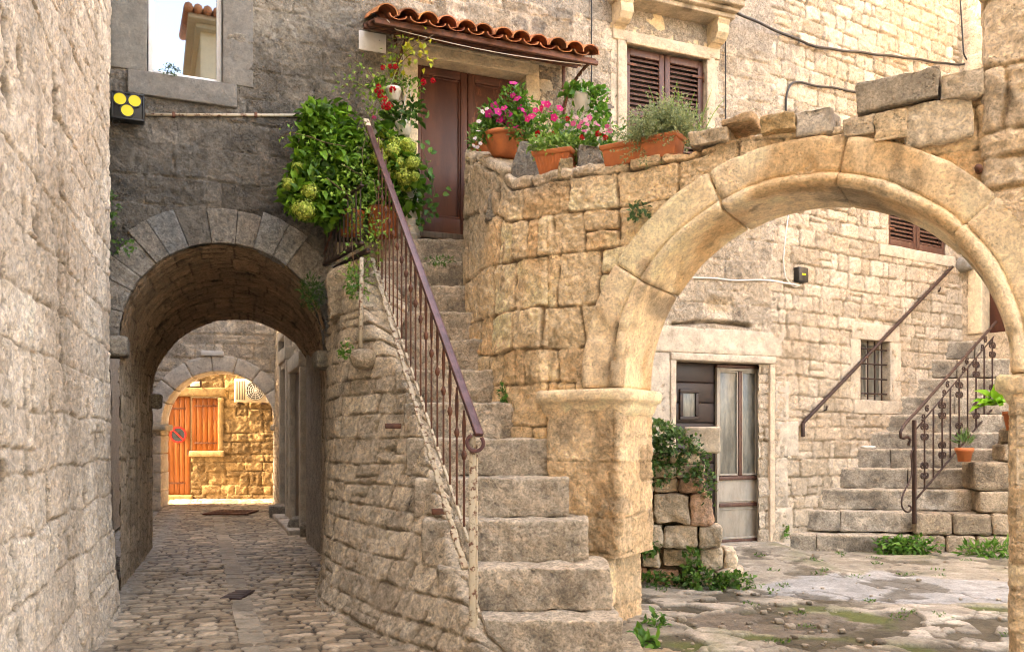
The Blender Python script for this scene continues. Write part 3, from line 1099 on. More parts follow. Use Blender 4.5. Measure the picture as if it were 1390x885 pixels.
# ------------------------------------------------------------------ courtyard house (C) and right house (R)
def build_courtyard_house():
    t = thing('courtyard_house', 'pale stone house at the back of the courtyard with barred window', 'house', C.pt(2, 0))
    b0, zb1 = C.tz(1166, 461)
    b1, zb0 = C.tz(1206, 544)
    u0, zu0 = C.tz(1204, 333)
    u1, _ = C.tz(1283, 350)
    zu1 = zu0 + 1.25

    def keep(U, V):
        k = ~((U > b0 - .02) & (U < b1 + .02) & (V > zb0 - .02) & (V < zb1 + .02))
        k &= ~((U > u0 - .02) & (U < u1 + .02) & (V > zu0 - .02) & (V < zu1))
        return k

    def tone(U, V, c):
        p = sst(n2(U, V, 4.2, 91, 4), .16, .42) * sst(V, 3.6, 4.6) * (1 - sst(U, .2, 2.4)) * .55
        c = mix3(c, p, (.25, .22, .19))
        q = sst(n2(U, V, 1.2, 92, 3), .0, .5)
        c = mix3(c, .4 * q, (.62, .47, .33))
        low = np.exp(-V / .5)
        return mix3(c, .35 * low, (.42, .36, .28))
    def cgrid(U, V):
        a, b = C.grid(U, V), F.grid(U + FT, V)
        k = sst(U, -.09, .09)[..., None]
        g = b * (1 - k) + a * k
        back = .05 * sst(-U, .1, .3)
        g[..., 0] -= F.nx * back
        g[..., 1] -= F.ny * back
        return g
    V, Q, c = masonry(cgrid, -.35, CT + .1, 0, 8.8, .017, (.17, .27), (.2, .44), 42, depth=.036, jw=.027, rc=.035, rough=.022, rfreq=14, warp=.035, split=.14,
                      cols=((.53, .43, .315), (.69, .585, .46)), mortar=(.33, .25, .165), tone=tone, keep=keep, var=.28)
    mk('wall', V, Q, None, c, M['pale'], parent=t)
    g = G(C.xf)
    g.box((-.0, .34, 0), (CT + .6, 3.5, 9.8), .01, (.6, .5, .4))
    g.build('upper_wall', M['pale'], t, smooth=False)
    # barred window
    s = G(C.xf)
    cs = (.56, .475, .37)
    s.rock((b0 - .22, -.035, zb0 - .0), (b0, .22, zb1), .05, .014, .007, 6, 81, cs)
    s.rock((b1, -.035, zb0 - .0), (b1 + .26, .22, zb1), .05, .014, .007, 6, 82, cs)
    s.rock((b0 - .2, -.038, zb1 + .002), (b1 + .22, .22, zb1 + .25), .05, .014, .008, 6, 83, cs)
    s.rock((b0 - .16, -.045, zb0 - .2), (b1 + .24, .22, zb0 - .002), .05, .014, .008, 6, 84, cs)
    sw = s.build('window_surround', M['dressed'], t)
    g = G(C.xf)
    wd = b1 - b0
    for i in range(4):
        x = b0 + wd * (i + .6) / 4.2
        g.tube([(x, .045, zb0 - .02), (x, .045, zb1 + .02)], .011, 8)
    for i in range(4):
        z = zb0 + (zb1 - zb0) * (i + .45) / 4
        g.tube([(b0 - .02, .03, z), (b1 + .02, .03, z)], .011, 8)
    g.build('grille', M['iron'], sw)
    g = G(C.xf)
    for (p0, p1, q0, q1) in ((b0, b0 + .05, zb0, zb1), (b1 - .05, b1, zb0, zb1), (b0 + .05, b1 - .05, zb1 - .05, zb1), (b0 + .05, b1 - .05, zb0, zb0 + .06), ((b0 + b1) / 2 - .02, (b0 + b1) / 2 + .02, zb0 + .06, zb1 - .05)):
        g.box((p0, .12, q0), (p1, .16, q1), .005)
    g.build('window_frame', M['greypaint'], sw)
    g = G(C.xf)
    g.box((b0 + .01, .145, zb0 + .01), (b1 - .01, .152, zb1 - .01), .001)
    g.build('pane', M['dustglass'], sw)
    # upper shuttered window
    s = G(C.xf)
    s.rock((u0 - .18, -.03, zu0), (u0, .22, zu1), .06, .012, .006, 6, 85, cs)
    s.rock((u1, -.03, zu0), (u1 + .16, .22, zu1), .06, .012, .006, 6, 86, cs)
    s.rock((u0 - .22, -.05, zu0 - .17), (u1 + .2, .22, zu0 - .002), .05, .014, .008, 6, 87, cs)
    s.rock((u0 - .2, -.035, zu1 + .002), (u1 + .2, .22, zu1 + .2), .06, .012, .006, 6, 88, cs)
    s.build('window_surround', M['dressed'], t)
    shutter_pair(t, C.xf, u0 + .01, u1 - .01, zu0 + .01, zu1 - .01, .0, M['shutter'], mid=False)
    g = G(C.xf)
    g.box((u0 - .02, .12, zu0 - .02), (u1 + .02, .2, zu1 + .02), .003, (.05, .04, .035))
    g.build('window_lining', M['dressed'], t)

    # right house
    t2 = thing('right_house', 'cream stone house with a doorway at the top of the courtyard stairs', 'house', R.pt(3, 0))

    def keep2(U, V):
        return ~((U > .34) & (U < 1.2) & (V > 3.2) & (V < 5.15))

    V, Q, c = masonry(R.grid, -.05, 5.0, 0, 9.6, .028, (.2, .32), (.25, .5), 47, depth=.024, jw=.022, rc=.03, rough=.014, warp=.03,
                      cols=((.58, .47, .34), (.70, .58, .44)), mortar=(.60, .48, .35), var=.16, keep=keep2)
    mk('wall', V, Q, None, c, M['pale'], parent=t2)
    s = G(R.xf)
    s.rock((.12, -.04, 3.2), (.34, .3, 5.2), .06, .012, .006, 5, 91, (.68, .55, .38))
    s.rock((1.2, -.04, 3.2), (1.4, .3, 5.2), .06, .012, .006, 5, 92, (.68, .55, .38))
    s.rock((.1, -.045, 5.2), (1.42, .3, 5.42), .06, .012, .006, 5, 93, (.68, .55, .38))
    s.build('door_surround', M['dressed'], t2)
    d = G(R.xf)
    d.box((.34, .2, 3.2), (1.2, .26, 5.2), .004)
    d.build('door', M['browndoor'], t2)
    g = G(R.xf)
    g.box((.0, .32, 0), (9, 4, 9.6), .01, (.6, .5, .38))
    g.box((5.0, .0, 0), (9, .33, 9.6), .01, (.6, .5, .38))
    g.build('upper_wall', M['pale'], t2, smooth=False)


# ------------------------------------------------------------------ wall with the big arch
SPTS = [(-.47, 9.45), (-.46, 8.9), (-.43, 8.3), (-.24, 7.7), (.0, 7.2), (.18, 6.93), (.321, 6.79)]


def build_arch_wall():
    t = thing('arched_wall', 'warm honey stone wall with a large moulded arch opening to the courtyard', 'wall', A.pt(0, 0))
    pts = [np.array(p) for p in SPTS] + [np.array((A.x + A.dx * s, A.y + A.dy * s)) for s in (-.4, -.2, 0, 2, 4.4)]
    us, XY, tot = make_path(pts, .01, .16)
    off = np.interp(0, [0, 1], [0, 1])
    # shift so that u = 0 at the inner edge of the left pier
    i0 = np.argmin(np.hypot(XY[:, 0] - A.x, XY[:, 1] - A.y))
    us = us - us[i0]
    tz_u = [-3.5, -2.95, -2.6, -2.33, -2.0, -1.75, -1.4, -1.14, -.82, -.62, 0, .52, .6, 1.0, 1.3, 1.6, 1.9, 2.2, 2.45, 2.6, 4.4]
    tz_z = [4.62, 4.56, 4.50, 4.42, 4.26, 4.13, 3.95, 3.80, 3.76, 3.75, 3.70, 3.68, 3.70, 3.72, 3.70, 3.68, 3.66, 3.66, 3.66, 3.68, 3.7]
    TH = .5
    T0 = 3.9      # parameter height at which every column has reached its own top

    def fm(U, V):
        x = np.interp(U, us, XY[:, 0])
        y = np.interp(U, us, XY[:, 1])
        dx, dy = np.interp(U, us, np.gradient(XY[:, 0], us)), np.interp(U, us, np.gradient(XY[:, 1], us))
        l = np.hypot(dx, dy)
        nx, ny = dy / l, -dx / l
        top = np.interp(U, tz_u, tz_z) + .03 * n2(U, U * 0, 3.1, 4, 2) + .025 * np.sign(n2(U, U * 0, 2.2, 7))
        # the front face is stretched a little so that it ends at the top of the wall
        z = np.minimum(V, 3.0) + np.clip((V - 3.0) / (T0 - 3.0), 0, 1) * (top - 3.0)
        over = np.clip(V - T0, 0, TH)
        down = np.clip(V - T0 - TH, 0, 9)
        bat = .10 * np.clip(1 - V / 3.6, 0, 1) * (U < -.7) - .05 * sst(U, -1.3, -.5)
        return np.stack([x - nx * (over - bat), y - ny * (over - bat), z - down * 1.5], -1)

    def keep(U, V):
        e = ((U - AS) / (AA + .12)) ** 2 + ((V - AZ) / (AB + .12)) ** 2
        k = ~((V >= AZ) & (V < 3.75) & (e < 1))
        k &= ~((U > -.12) & (U < 2.75) & (V < AZ))
        k &= ~((U > -.25) & (V > T0 + TH))
        return k

    def tone(U, V, c):
        n = n2(U, V, 1.7, 101, 4)
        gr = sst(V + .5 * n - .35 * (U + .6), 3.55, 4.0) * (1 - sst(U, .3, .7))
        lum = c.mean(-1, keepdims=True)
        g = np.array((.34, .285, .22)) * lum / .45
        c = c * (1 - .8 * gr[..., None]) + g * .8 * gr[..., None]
        st = sst(n2(U * 2, V * .7, 2.4, 102, 4), .22, .5) * .6
        c = mix3(c, st, (.24, .17, .10))
        pale = sst(n2(U, V, 1.1, 103, 2), .15, .5) * .35
        return mix3(c, pale, (.70, .58, .42))
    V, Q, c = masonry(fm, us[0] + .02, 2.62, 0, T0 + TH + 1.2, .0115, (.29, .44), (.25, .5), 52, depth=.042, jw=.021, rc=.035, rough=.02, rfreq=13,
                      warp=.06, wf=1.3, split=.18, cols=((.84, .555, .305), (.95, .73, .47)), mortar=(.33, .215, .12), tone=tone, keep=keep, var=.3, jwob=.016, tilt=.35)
    mk('wall', V, Q, None, c, M['warm'], parent=t)

    # tall right part beyond the arch, turning its left edge back
    pz = [A.pt(2.47, 0, .62)[:2], A.pt(2.47, 0, -.012)[:2], A.pt(5.0, 0, -.012)[:2]]
    up, XP, tp = make_path(pz, .01, .04)

    def fm2(U, V):
        return np.stack([np.interp(U, up, XP[:, 0]), np.interp(U, up, XP[:, 1]), V], -1)

    def keep2(U, V):
        s = 2.47 + (U - .632)
        e = ((s - AS) / (AA + AR - .03)) ** 2 + ((V - AZ) / (AB + AR - .03)) ** 2
        return np.where(U > .60, (e > 1) | (V < AZ), V > 3.55) & ~((V < AZ) & (s < 2.63))

    def tone2(U, V, c):
        st = sst(n2(U, V, 1.9, 111, 4), .1, .4) * .6 * sst(V, 3.2, 3.8)
        c = mix3(c, st, (.24, .20, .16))
        return mix3(c, .3 * sst(n2(U, V, 1.0, 112, 2), 0, .5), (.72, .60, .44))
    V, Q, c = masonry(fm2, 0, tp - .02, 0, 6.6, .0115, (.26, .42), (.4, .8), 57, depth=.03, jw=.035, rc=.05, rough=.018, rfreq=12, warp=.05,
                      cols=((.72, .53, .34), (.86, .69, .50)), mortar=(.50, .34, .19), tone=tone2, keep=keep2, var=.2, jwob=.02, tilt=.4)
    mk('wall', V, Q, None, c, M['warm'], parent=t, )

    # voussoirs: moulded inner edge, flat face, soffit
    def th_of(px, py):
        s, z = A.tz(px, py)
        return math.atan2((z - AZ) / AB, (s - AS) / AA)
    # joints from right to left (angle grows anticlockwise)
    joints = [0.0, th_of(1292, 322), th_of(1136, 248), th_of(978, 272), th_of(874, 382), math.pi]
    DT = .63
    pro = [(.0, DT), (.0, .012), (-.006, -.01), (.002, -.035), (.02, -.052), (.045, -.056), (.068, -.046), (.08, -.028), (.086, -.008), (.094, -.002), (.10, -.012), (.115, -.016),
           (AR - .012, -.028), (AR, -.014), (AR, .30), (AR - .02, DT)]
    pro = np.array(pro)
    dense = [pro[0]]
    for a, b in zip(pro[:-1], pro[1:]):
        n = max(1, int(np.linalg.norm(b - a) / .03))
        for i in range(1, n + 1):
            dense.append(a + (b - a) * i / n)
    dense.append(pro[0])
    dense = np.array(dense)
    m = len(dense)
    rng = random.Random(8)
    shades = [(.90, .71, .48), (.93, .74, .50), (.94, .755, .52), (.92, .73, .48), (.90, .70, .47)]
    for k in range(5):
        a0, a1 = joints[k] + (.004 if k else 0), joints[k + 1] - (.004 if k < 4 else 0)
        n = max(6, int((a1 - a0) * 1.5 / .022))
        th = np.linspace(a0, a1, n)
        e = np.minimum(np.arange(n), np.arange(n)[::-1]) * (a1 - a0) / n * 1.4
        shr = -.007 * np.exp(-e / .007)
        oS, oZ, oW = rng.uniform(-.006, .006), rng.uniform(-.012, .004), rng.uniform(-.014, .01)
        TT, DD = np.meshgrid(th, np.arange(m), indexing='ij')
        rho, w = dense[DD, 0], dense[DD, 1]
        cen = np.array((AR / 2, .25))
        rho2 = rho + (np.sign(rho - AR / 2) * shr[:, None])
        w2 = w + np.where(w < .1, -shr[:, None], 0)
        s = AS + (AA + rho2) * np.cos(TT) + oS
        z = AZ + (AB + rho2) * np.sin(TT) + oZ
        loc = np.stack([s, w2 + oW, z], -1).reshape(-1, 3)
        nz = fbm(loc * 7 + k, 4, 120 + k)
        nb = fbm(loc * 2.2 + k, 2, 130 + k)
        chip = sst(fbm(loc * 4.2 + 5 * k, 3, 140 + k), .36, .5)
        rad = np.stack([np.cos(TT), np.zeros_like(TT), np.sin(TT)], -1).reshape(-1, 3)
        wv = w.reshape(-1)
        loc[:, 1] += np.where(wv < .1, .005 * nz + .004 * nb + .022 * chip, 0)
        inner = (rho.reshape(-1) < .05)
        loc = loc + rad * (np.where(inner, .006 * nb + .004 * nz + .02 * chip, .012 * nz))[:, None]
        col = np.array(shades[k]) * (1 + .10 * nz + .08 * nb)[:, None]
        stn = sst(fbm(loc * np.array((2.2, 2.2, 1.2)) + 9, 3, 150), .08, .4) * .65
        col = mix3(col, stn, (.62, .37, .16))
        stn = sst(fbm(loc * np.array((5, 5, 2.5)) + 19, 4, 152), .30, .46) * .5
        col = mix3(col, stn, (.17, .115, .07))
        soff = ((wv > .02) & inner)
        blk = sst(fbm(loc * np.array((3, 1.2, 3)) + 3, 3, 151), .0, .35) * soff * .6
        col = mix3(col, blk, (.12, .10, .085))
        ii = np.arange(n * m).reshape(n, m)
        Q = np.stack([ii[:-1, :-1], ii[:-1, 1:], ii[1:, 1:], ii[1:, :-1]], -1).reshape(-1, 4)
        Vv = [loc]
        Cc = [col]
        T = []
        base = n * m
        for side, row in ((0, 0), (1, n - 1)):
            c0 = loc[row * m:(row + 1) * m]
            Vv.append(c0.mean(0)[None])
            Cc.append(col[:1])
            for j in range(m - 1):
                T.append((base, row * m + j, row * m + j + 1) if side else (base, row * m + j + 1, row * m + j))
            base += 1
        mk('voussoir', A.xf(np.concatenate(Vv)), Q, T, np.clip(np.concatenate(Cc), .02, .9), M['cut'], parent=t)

    # piers below the arch
    def pier(seq, lo, hi, seed, rows):
        pth = [A.pt(s, 0, w)[:2] for s, w in seq]
        u, X, tt = make_path(pth, .01, .045)

        def f(U, V):
            k = .07 * sst(V, 1.05, .0) * 0
            x, y = np.interp(U, u, X[:, 0]), np.interp(U, u, X[:, 1])
            return np.stack([x, y, V], -1)

        def tn(U, V, c):
            st = sst(n2(U * 1.4, V, 2.2, seed, 4), .12, .42) * .55
            c = mix3(c, st, (.30, .185, .095))
            g = sst(n2(U, V, 3.3, seed + 1, 3), .3, .42) * .4
            return mix3(c, g, (.32, .27, .21))
        V, Q, c = masonry(f, 0.0, tt, lo, hi, .011, rows, (.42, .72), seed, depth=.014, jw=.018, rc=.03, rough=.016, rfreq=13, warp=.04, split=.1,
                          cols=((.80, .57, .345), (.92, .71, .47)), mortar=(.52, .37, .23), tone=tn, var=.26, jwob=.014, tilt=.35)
        return mk('pier', V, Q, None, c, M['warm'], parent=t)
    pier([(-.66, .1), (-.64, -.03), (.0, -.03), (.0, .64), (-.5, .66)], .62, 1.82, 61, (.3, .48))
    pier([(-.56, .1), (-.54, -.0), (-.1, -.0), (-.08, .6), (-.5, .62)], -.03, .66, 62, (.35, .5))
    pier([(3.2, .66), (2.607, .64), (2.607, -.03), (4.6, -.03)], -.03, 1.82, 63, (.38, .6))
    for seq, sd_, cap in (([(-.70, .2), (-.68, 0.0), (.0, .0), (.0, .63), (-.3, .65)], 1, .0), ([(3.1, .65), (2.607, .63), (2.607, .0), (4.6, .0)], 2, .03)):
        pth = [A.pt(s, 0, w)[:2] for s, w in seq]
        u, X, tt = make_path(pth, .012, .04)
        prf = np.array([(.0, 1.72), (.03, 1.76), (.045, 1.80), (.055, 1.83), (.085, 1.845), (.09, 1.87), (.09, 1.90), (.085, 1.925), (.07, 1.94), (-.25, 1.948)])
        den = [prf[0]]
        for a, b in zip(prf[:-1], prf[1:]):
            n = max(1, int(np.linalg.norm(b - a) / .02))
            den += [a + (b - a) * i / n for i in range(1, n + 1)]
        den = np.array(den)
        g0 = np.gradient(X, axis=0)
        g0 /= np.linalg.norm(g0, axis=1)[:, None]
        nn = np.stack([g0[:, 1], -g0[:, 0]], 1)
        UU, DD = np.meshgrid(np.arange(len(u)), np.arange(len(den)), indexing='ij')
        o = den[DD, 0]
        pos = np.stack([X[UU, 0] + nn[UU, 0] * o, X[UU, 1] + nn[UU, 1] * o, den[DD, 1]], -1)
        nz = fbm(pos * 9, 4, 160 + sd_)
        nb = fbm(pos * 3.2, 2, 170 + sd_)
        er = (.012 + cap) * nz + (.012 + cap) * nb - cap
        pos[..., 0] += nn[UU, 0] * er
        pos[..., 1] += nn[UU, 1] * er
        pos[..., 2] += .35 * er
        col = np.array((.90, .70, .46)) * (1 + .2 * nz + .15 * nb)[..., None]
        ii = np.arange(UU.size).reshape(UU.shape)
        Q = np.stack([ii[:-1, :-1], ii[1:, :-1], ii[1:, 1:], ii[:-1, 1:]], -1).reshape(-1, 4)
        mk('impost', pos.reshape(-1, 3), Q, None, np.clip(col, .02, .9).reshape(-1, 3), M['cut'], parent=t)
    # core between the faces (never seen, stops light)
    return t


def rubble_on_arch():
    """stones laid on the crown of the arched wall"""
    data = [  # px0, px1, py_bottom, py_top, depth, colour, label
        (936, 986, 200, 176, .34, (.62, .50, .36), 'pale rubble stone beside the lavender planter on the arched wall'),
        (982, 1022, 172, 158, .30, (.50, .34, .20), 'flat orange brown slab above the left shoulder of the arch'),
        (1036, 1080, 184, 158, .32, (.52, .36, .19), 'rounded ochre stone on the crown of the arch'),
        (1082, 1128, 186, 148, .32, (.56, .49, .40), 'broken grey cream stone on the crown of the arch'),
        (1146, 1186, 189, 160, .34, (.64, .52, .38), 'small cream stone right of the arch crown under the big grey slab'),
        (1188, 1232, 196, 152, .36, (.66, .50, .32), 'square yellowish stone under the big grey slab'),
        (1232, 1320, 200, 138, .42, (.68, .56, .41), 'large cream block beside the tall right pier'),
        (1278, 1334, 138, 98, .40, (.62, .50, .36), 'tan stone at the top against the right pier'),
    ]
    for i, (x0, x1, yb, yt, dp, col, lab) in enumerate(data):
        yb += 2
        x0, x1 = x0 - 3, x1 + 3
        col = tuple(c * 1.15 for c in col)
        s0, zb = A.tz((x0 + 1), yb)
        s1, _ = A.tz((x1 - 1), yb)
        zt = A.tz((x0 + x1) / 2, yt)[1]
        g = G(A.xf)
        g.rock((s0, -.02 - .02 * (i % 3), zb), (s1, dp, zt), .014, .014, .035, 7, 200 + i, col, .25, oct=5, stain=.25)
        o = g.build('rubble_stone', M['warm'])
        tag(o, lab, 'stone', 'rubble stones on the arch')
    s0, zb = A.tz(1164, 158)
    s1, zb1 = A.tz(1276, 134)
    zt = A.tz(1164, 124)[1]
    g = G(A.xf)

    def wp(V):
        V = V.copy()
        k = (V[:, 0] - s0) / (s1 - s0)
        V[:, 2] += k * (zb1 - zb) * .9
        return V
    g.rock((s0, -.06, zb), (s1, .36, zt + .03), .016, .014, .022, 6, 222, (.43, .36, .275), .25, warp=wp, oct=5)
    tag(g.build('stone_slab', M['warm']), 'big grey brown slab lying tilted on top of the arched wall', 'stone', 'rubble stones on the arch')
# ------------------------------------------------------------------ the stairs to the brown door
STEP_L = [645, 600, 578, 567, 556, 553, 541, 531, 526, 521, 517, 515]
STEP_R = [838, 808, 778, 752, 733, 706, 684, 668, 652, 648, 648, 650]
STEP_W = [None] * 12


def step_z(k):
    return .33 + .305 * (k - 1)


def step_y(k):
    return 5.58 + .30 * (k - 1)


SW_Y = np.array([5.3, 5.45, 6.0, 6.5, 7.0, 7.43, 7.8, 8.2, 8.94, 9.5])
SW_B = np.array([-.12, -.30, -.76, -1.11, -1.41, -1.66, -1.755, -1.845, -1.99, -2.1])
SW_T = np.array([-.10, -.25, -.44, -.61, -.79, -.99, -1.28, -1.62, -1.97, -2.08])
SW_Z = np.array([.15, .25, .68, 1.17, 1.68, 2.12, 2.55, 3.1, 3.4, 3.45])


def pale_top(g):
    """tread tops and upper edges are coloured paler than the risers"""
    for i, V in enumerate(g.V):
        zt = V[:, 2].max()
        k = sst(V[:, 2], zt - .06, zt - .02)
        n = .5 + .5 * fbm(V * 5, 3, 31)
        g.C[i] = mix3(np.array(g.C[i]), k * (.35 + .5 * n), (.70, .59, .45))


def build_staircase():
    t = thing('stone_staircase', 'worn stone staircase climbing to the brown double door', 'stairs', (0, 6, 0))
    for k in range(1, 13):
        z, y = step_z(k), step_y(k)
        x0, x1 = (STEP_L[k - 1] - CX) / FPX * y, (STEP_R[k - 1] - CX) / FPX * y + (.12 if 1 < k < 7 else .04)
        if k > 1:
            x0 -= .03
        c = .40 + .09 * ((k * 37) % 5) / 5
        if k >= 9:
            c += .02
        g = G()
        g.rock((x0, y, z - .31), (x1, y + (.55 if k < 12 else .9), z), .016, .016, .024, 8, 300 + k, (c * 1.22, c * 1.0, c * .76), .3, oct=5, stain=.42)
        pale_top(g)
        g.build('step', M['tread'], t)
    g = G()
    g.rock((P(655, 0, 5.4)[0], 5.38, -.1), (P(882, 0, 5.5)[0], 6.4, .115), .03, .03, .02, 6, 320, (.40, .33, .24), .25)
    g.build('step', M['tread'], t)
    # side wall towards the lane
    u_of = lambda U: SW_Y[-1] - .02 - U

    def fm(U, V):
        Y = 9.5 - U
        zt = np.interp(Y, SW_Y, SW_Z)
        zz = np.minimum(V, zt)
        over = np.clip(V - zt, 0, .1 + .5 * sst(Y, 7.6, 8.2))
        k = zz / zt
        X = np.interp(Y, SW_Y, SW_B) * (1 - k) + np.interp(Y, SW_Y, SW_T) * k
        X = X - .07 * np.exp(-V / .3)
        return np.stack([X + over * 1.0, Y - over * 0, zz], -1)

    def keep(U, V):
        return V < np.interp(9.5 - U, SW_Y, SW_Z) + .45

    def tone(U, V, c):
        Y = 9.5 - U
        zt = np.interp(Y, SW_Y, SW_Z)
        near = sst(V / zt + .35 * n2(U, V, 2.6, 301, 3), .55, .95)
        st = sst(n2(U * 1.5, V, 2.4, 302, 4), .08, .4) * (.2 + .5 * near)
        c = mix3(c, st * .8, (.13, .11, .09))
        low = np.exp(-V / .35)
        c = mix3(c, low * .35, (.24, .20, .155))
        return mix3(c, sst(n2(U, V, 1.3, 303, 2), .1, .4) * .3, (.58, .46, .32))
    V, Q, c = masonry(fm, 0, 4.2, 0, 4.0, .0125, (.14, .23), (.2, .42), 66, depth=.028, jw=.022, rc=.03, rough=.018, rfreq=14, warp=.04, wf=2.0, split=.12,
                      cols=((.64, .52, .385), (.84, .71, .54)), mortar=(.34, .255, .17), tone=tone, keep=keep, var=.28, jwob=.016, tilt=.25)
    mk('side_wall', V, Q, None, c, M['wall'], parent=t)
    g = G()
    g.rock((-1.84, 8.2, 2.80), (-1.45, 8.75, 3.30), .016, .05, .07, 5, 340, (.56, .43, .29), .35, oct=6, stain=.35,
           warp=lambda V: np.stack([V[:, 0], V[:, 1], V[:, 2] + .45 * (V[:, 0] + 1.6)], 1))
    g.build('ledge_stone', M['wall'], t)
    g = G()
    cpos = P(488, 486, 7.72)
    g.rock(cpos + np.array((-.09, -.09, -.10)), cpos + np.array((.16, .2, .085)), .02, .08, .012, 8, 341, (.46, .36, .25), .15)
    g.build('corbel', M['wall'], t)
    # landing in front of the door, carried on by the terrace behind the curved wall
    g = G()
    prism(g, [(-1.9, 8.9), (-.42, 8.9), (-.42, 9.62), (-1.93, 9.02)], .02, 3.655, (.42, .35, .26))
    prism(g, [(-.41, 8.45), (-.12, 7.85), (.12, 7.4), (.40, 7.14), (.95, 7.05), (1.62, 10.2), (-.41, 9.6)], .02, 3.66, (.42, .35, .26))
    g.build('landing', M['warm'], t, smooth=False)


def bar_between(g, a, b, w, h, col=(.5, .5, .5)):
    a, b = np.asarray(a, float), np.asarray(b, float)
    d = b - a
    L = np.linalg.norm(d)
    x = d / L
    s = np.cross(x, (0, 0, 1.0))
    if np.linalg.norm(s) < 1e-4:
        s = np.array((1.0, 0, 0))
    s /= np.linalg.norm(s)
    u = np.cross(s, x)
    V, Q, N = rblock((0, -w / 2, -h / 2), (L, w / 2, h / 2), 1e9, min(w, h) * .25)
    g.add(a + V[:, :1] * x + V[:, 1:2] * s + V[:, 2:] * u, Q, col=col)


def build_stair_railing():
    t = thing('stair_railing', 'rusty iron railing with brown handrail along the left side of the stairs', 'railing', P(640, 885, 5.5))
    ntop, nbot = P(641, 588, 5.5), P(641, 893, 5.5)
    g = G()
    bar_between(g, nbot, ntop, .045, .03)
    bar_between(g, nbot + np.array((.03, .01, 0)), ntop + np.array((.03, .01, -.08)), .015, .015)
    g.build('newel_post', M['rustpale'], t)
    a, b = P(648, 583, 5.5), P(500, 172, 8.45)
    g = G()
    bar_between(g, a + (a - b) * .012, b, .062, .032)
    c = P(655, 603, 5.46)
    th = np.linspace(-.6, 4.4, 18)
    # scrolled lower end
    pts = [a + (a - b) * .008] + [c + np.array((0.0 + .052 * math.cos(q) * (1 - .1 * q / 4), 0, .052 * math.sin(q) * (1 - .1 * q / 4))) + np.array((-.045, 0, .01)) for q in np.linspace(.7, -4.2, 18)]
    pts = np.array(pts)
    for p, q in zip(pts[1:-1], pts[2:]):
        d = (q - p) / np.linalg.norm(q - p)
        V, Q, N = rblock((-.004, -.036, -.012), (np.linalg.norm(q - p) + .004, .036, .012), 1e9, .004)
        up = np.cross(d, (0, 1.0, 0))
        g.add(p + V[:, :1] * d + V[:, 1:2] * np.array((0, 1.0, 0)) + V[:, 2:] * up, Q)
    hr = g.build('handrail', M['rail'], t)
    g = G()
    bar_between(g, b - (b - a) * .0, b + (b - a) * .035, .06, .03)
    g.build('handrail_end', M['rustpale'], t)
    # two flaking bars under the balusters
    a0, b0 = P(631, 772, 5.52), P(505, 352, 8.4)
    a1, b1 = P(636, 735, 5.56), P(512, 362, 8.4)
    g = G()
    n = 46
    for i in range(n):
        p, q = a0 + (b0 - a0) * i / n, a0 + (b0 - a0) * (i + 1.05) / n
        w = .034 + .016 * ((i * 7) % 3 == 0)
        bar_between(g, p + np.array((.006 * math.sin(i * 2.1), 0, .008 * math.sin(i * 1.7))), q, w, .03)
    g.build('bottom_rail', M['rustpale'], t, label='flaking cream painted bottom rail')
    g = G()
    bar_between(g, a1, b1, .022, .022)
    g.build('bottom_rail', M['rustpale'], t)
    # balusters
    N = 18
    for i in range(N):
        k = (i + .6) / N
        lo = a1 + (b1 - a1) * k
        # same plan position on the handrail
        kk = (lo[1] - a[1]) / (b[1] - a[1])
        hi = a + (b - a) * kk
        hi[2] -= .03
        g = G()
        bar_between(g, lo, np.array((lo[0], lo[1], hi[2])), .014, .014)
        zc = lo[2] + (hi[2] - lo[2]) * .62
        g.lathe([(.001, -.035), (.012, -.03), (.02, 0), (.012, .03), (.001, .035)], (lo[0], lo[1], zc), 10)
        top = np.array((lo[0], lo[1], zc + .06))
        for s in (-1, 1):
            q = []
            for v in np.linspace(0, 1, 9):
                zz = top[2] + v * (hi[2] - top[2])
                off = .028 * math.sin(v * math.pi) * s
                d = np.array((-.33, .94, 0))
                q.append(np.array((lo[0], lo[1], zz)) + d * off)
            g.tube(q, .006, 5)
        g.build('baluster', M['rust'], t)
    # little iron anchors in the side wall
    for (px, py, Y) in ((528, 578, 7.1), (592, 694, 6.05)):
        g = G()
        p = P(px, py, Y)
        bar_between(g, p + np.array((-.03, -.02, .0)), p + np.array((.10, .03, 0)), .03, .045)
        g.build('anchor', M['rust'], t)
    # railing of the landing, seen left of the bushes
    t = thing('landing_railing', 'dark iron railing on the edge of the landing below the hydrangeas', 'railing', P(437, 365, 8.95))
    a, b = P(436, 362, 9.0), P(492, 330, 7.9)
    h = .55
    g = G()
    bar_between(g, a, b, .05, .035)
    bar_between(g, a + np.array((.05, .05, -.06)), b + np.array((.05, .05, -.06)), .05, .05)
    g.build('bottom_rail', M['iron'], t)
    g = G()
    bar_between(g, a + np.array((0, 0, h)), b + np.array((0, 0, h)), .04, .02)
    g.build('handrail', M['iron'], t)
    g = G()
    bar_between(g, a + np.array((0, 0, .05)), a + (b - a) * .42 + np.array((0, 0, .42)), .02, .02)
    g.build('brace', M['rust'], t)
    for i in range(11):
        p = a + (b - a) * (i + .15) / 10.6
        g = G()
        bar_between(g, p, p + np.array((0, 0, h)), .014, .014)
        g.build('baluster', M['iron'], t)
    g = G()
    p = P(491, 350, 7.85)
    g.tube([p, P(489, 472, 7.75)], .02, 8)
    g.build('post', M['rustpale'], t)


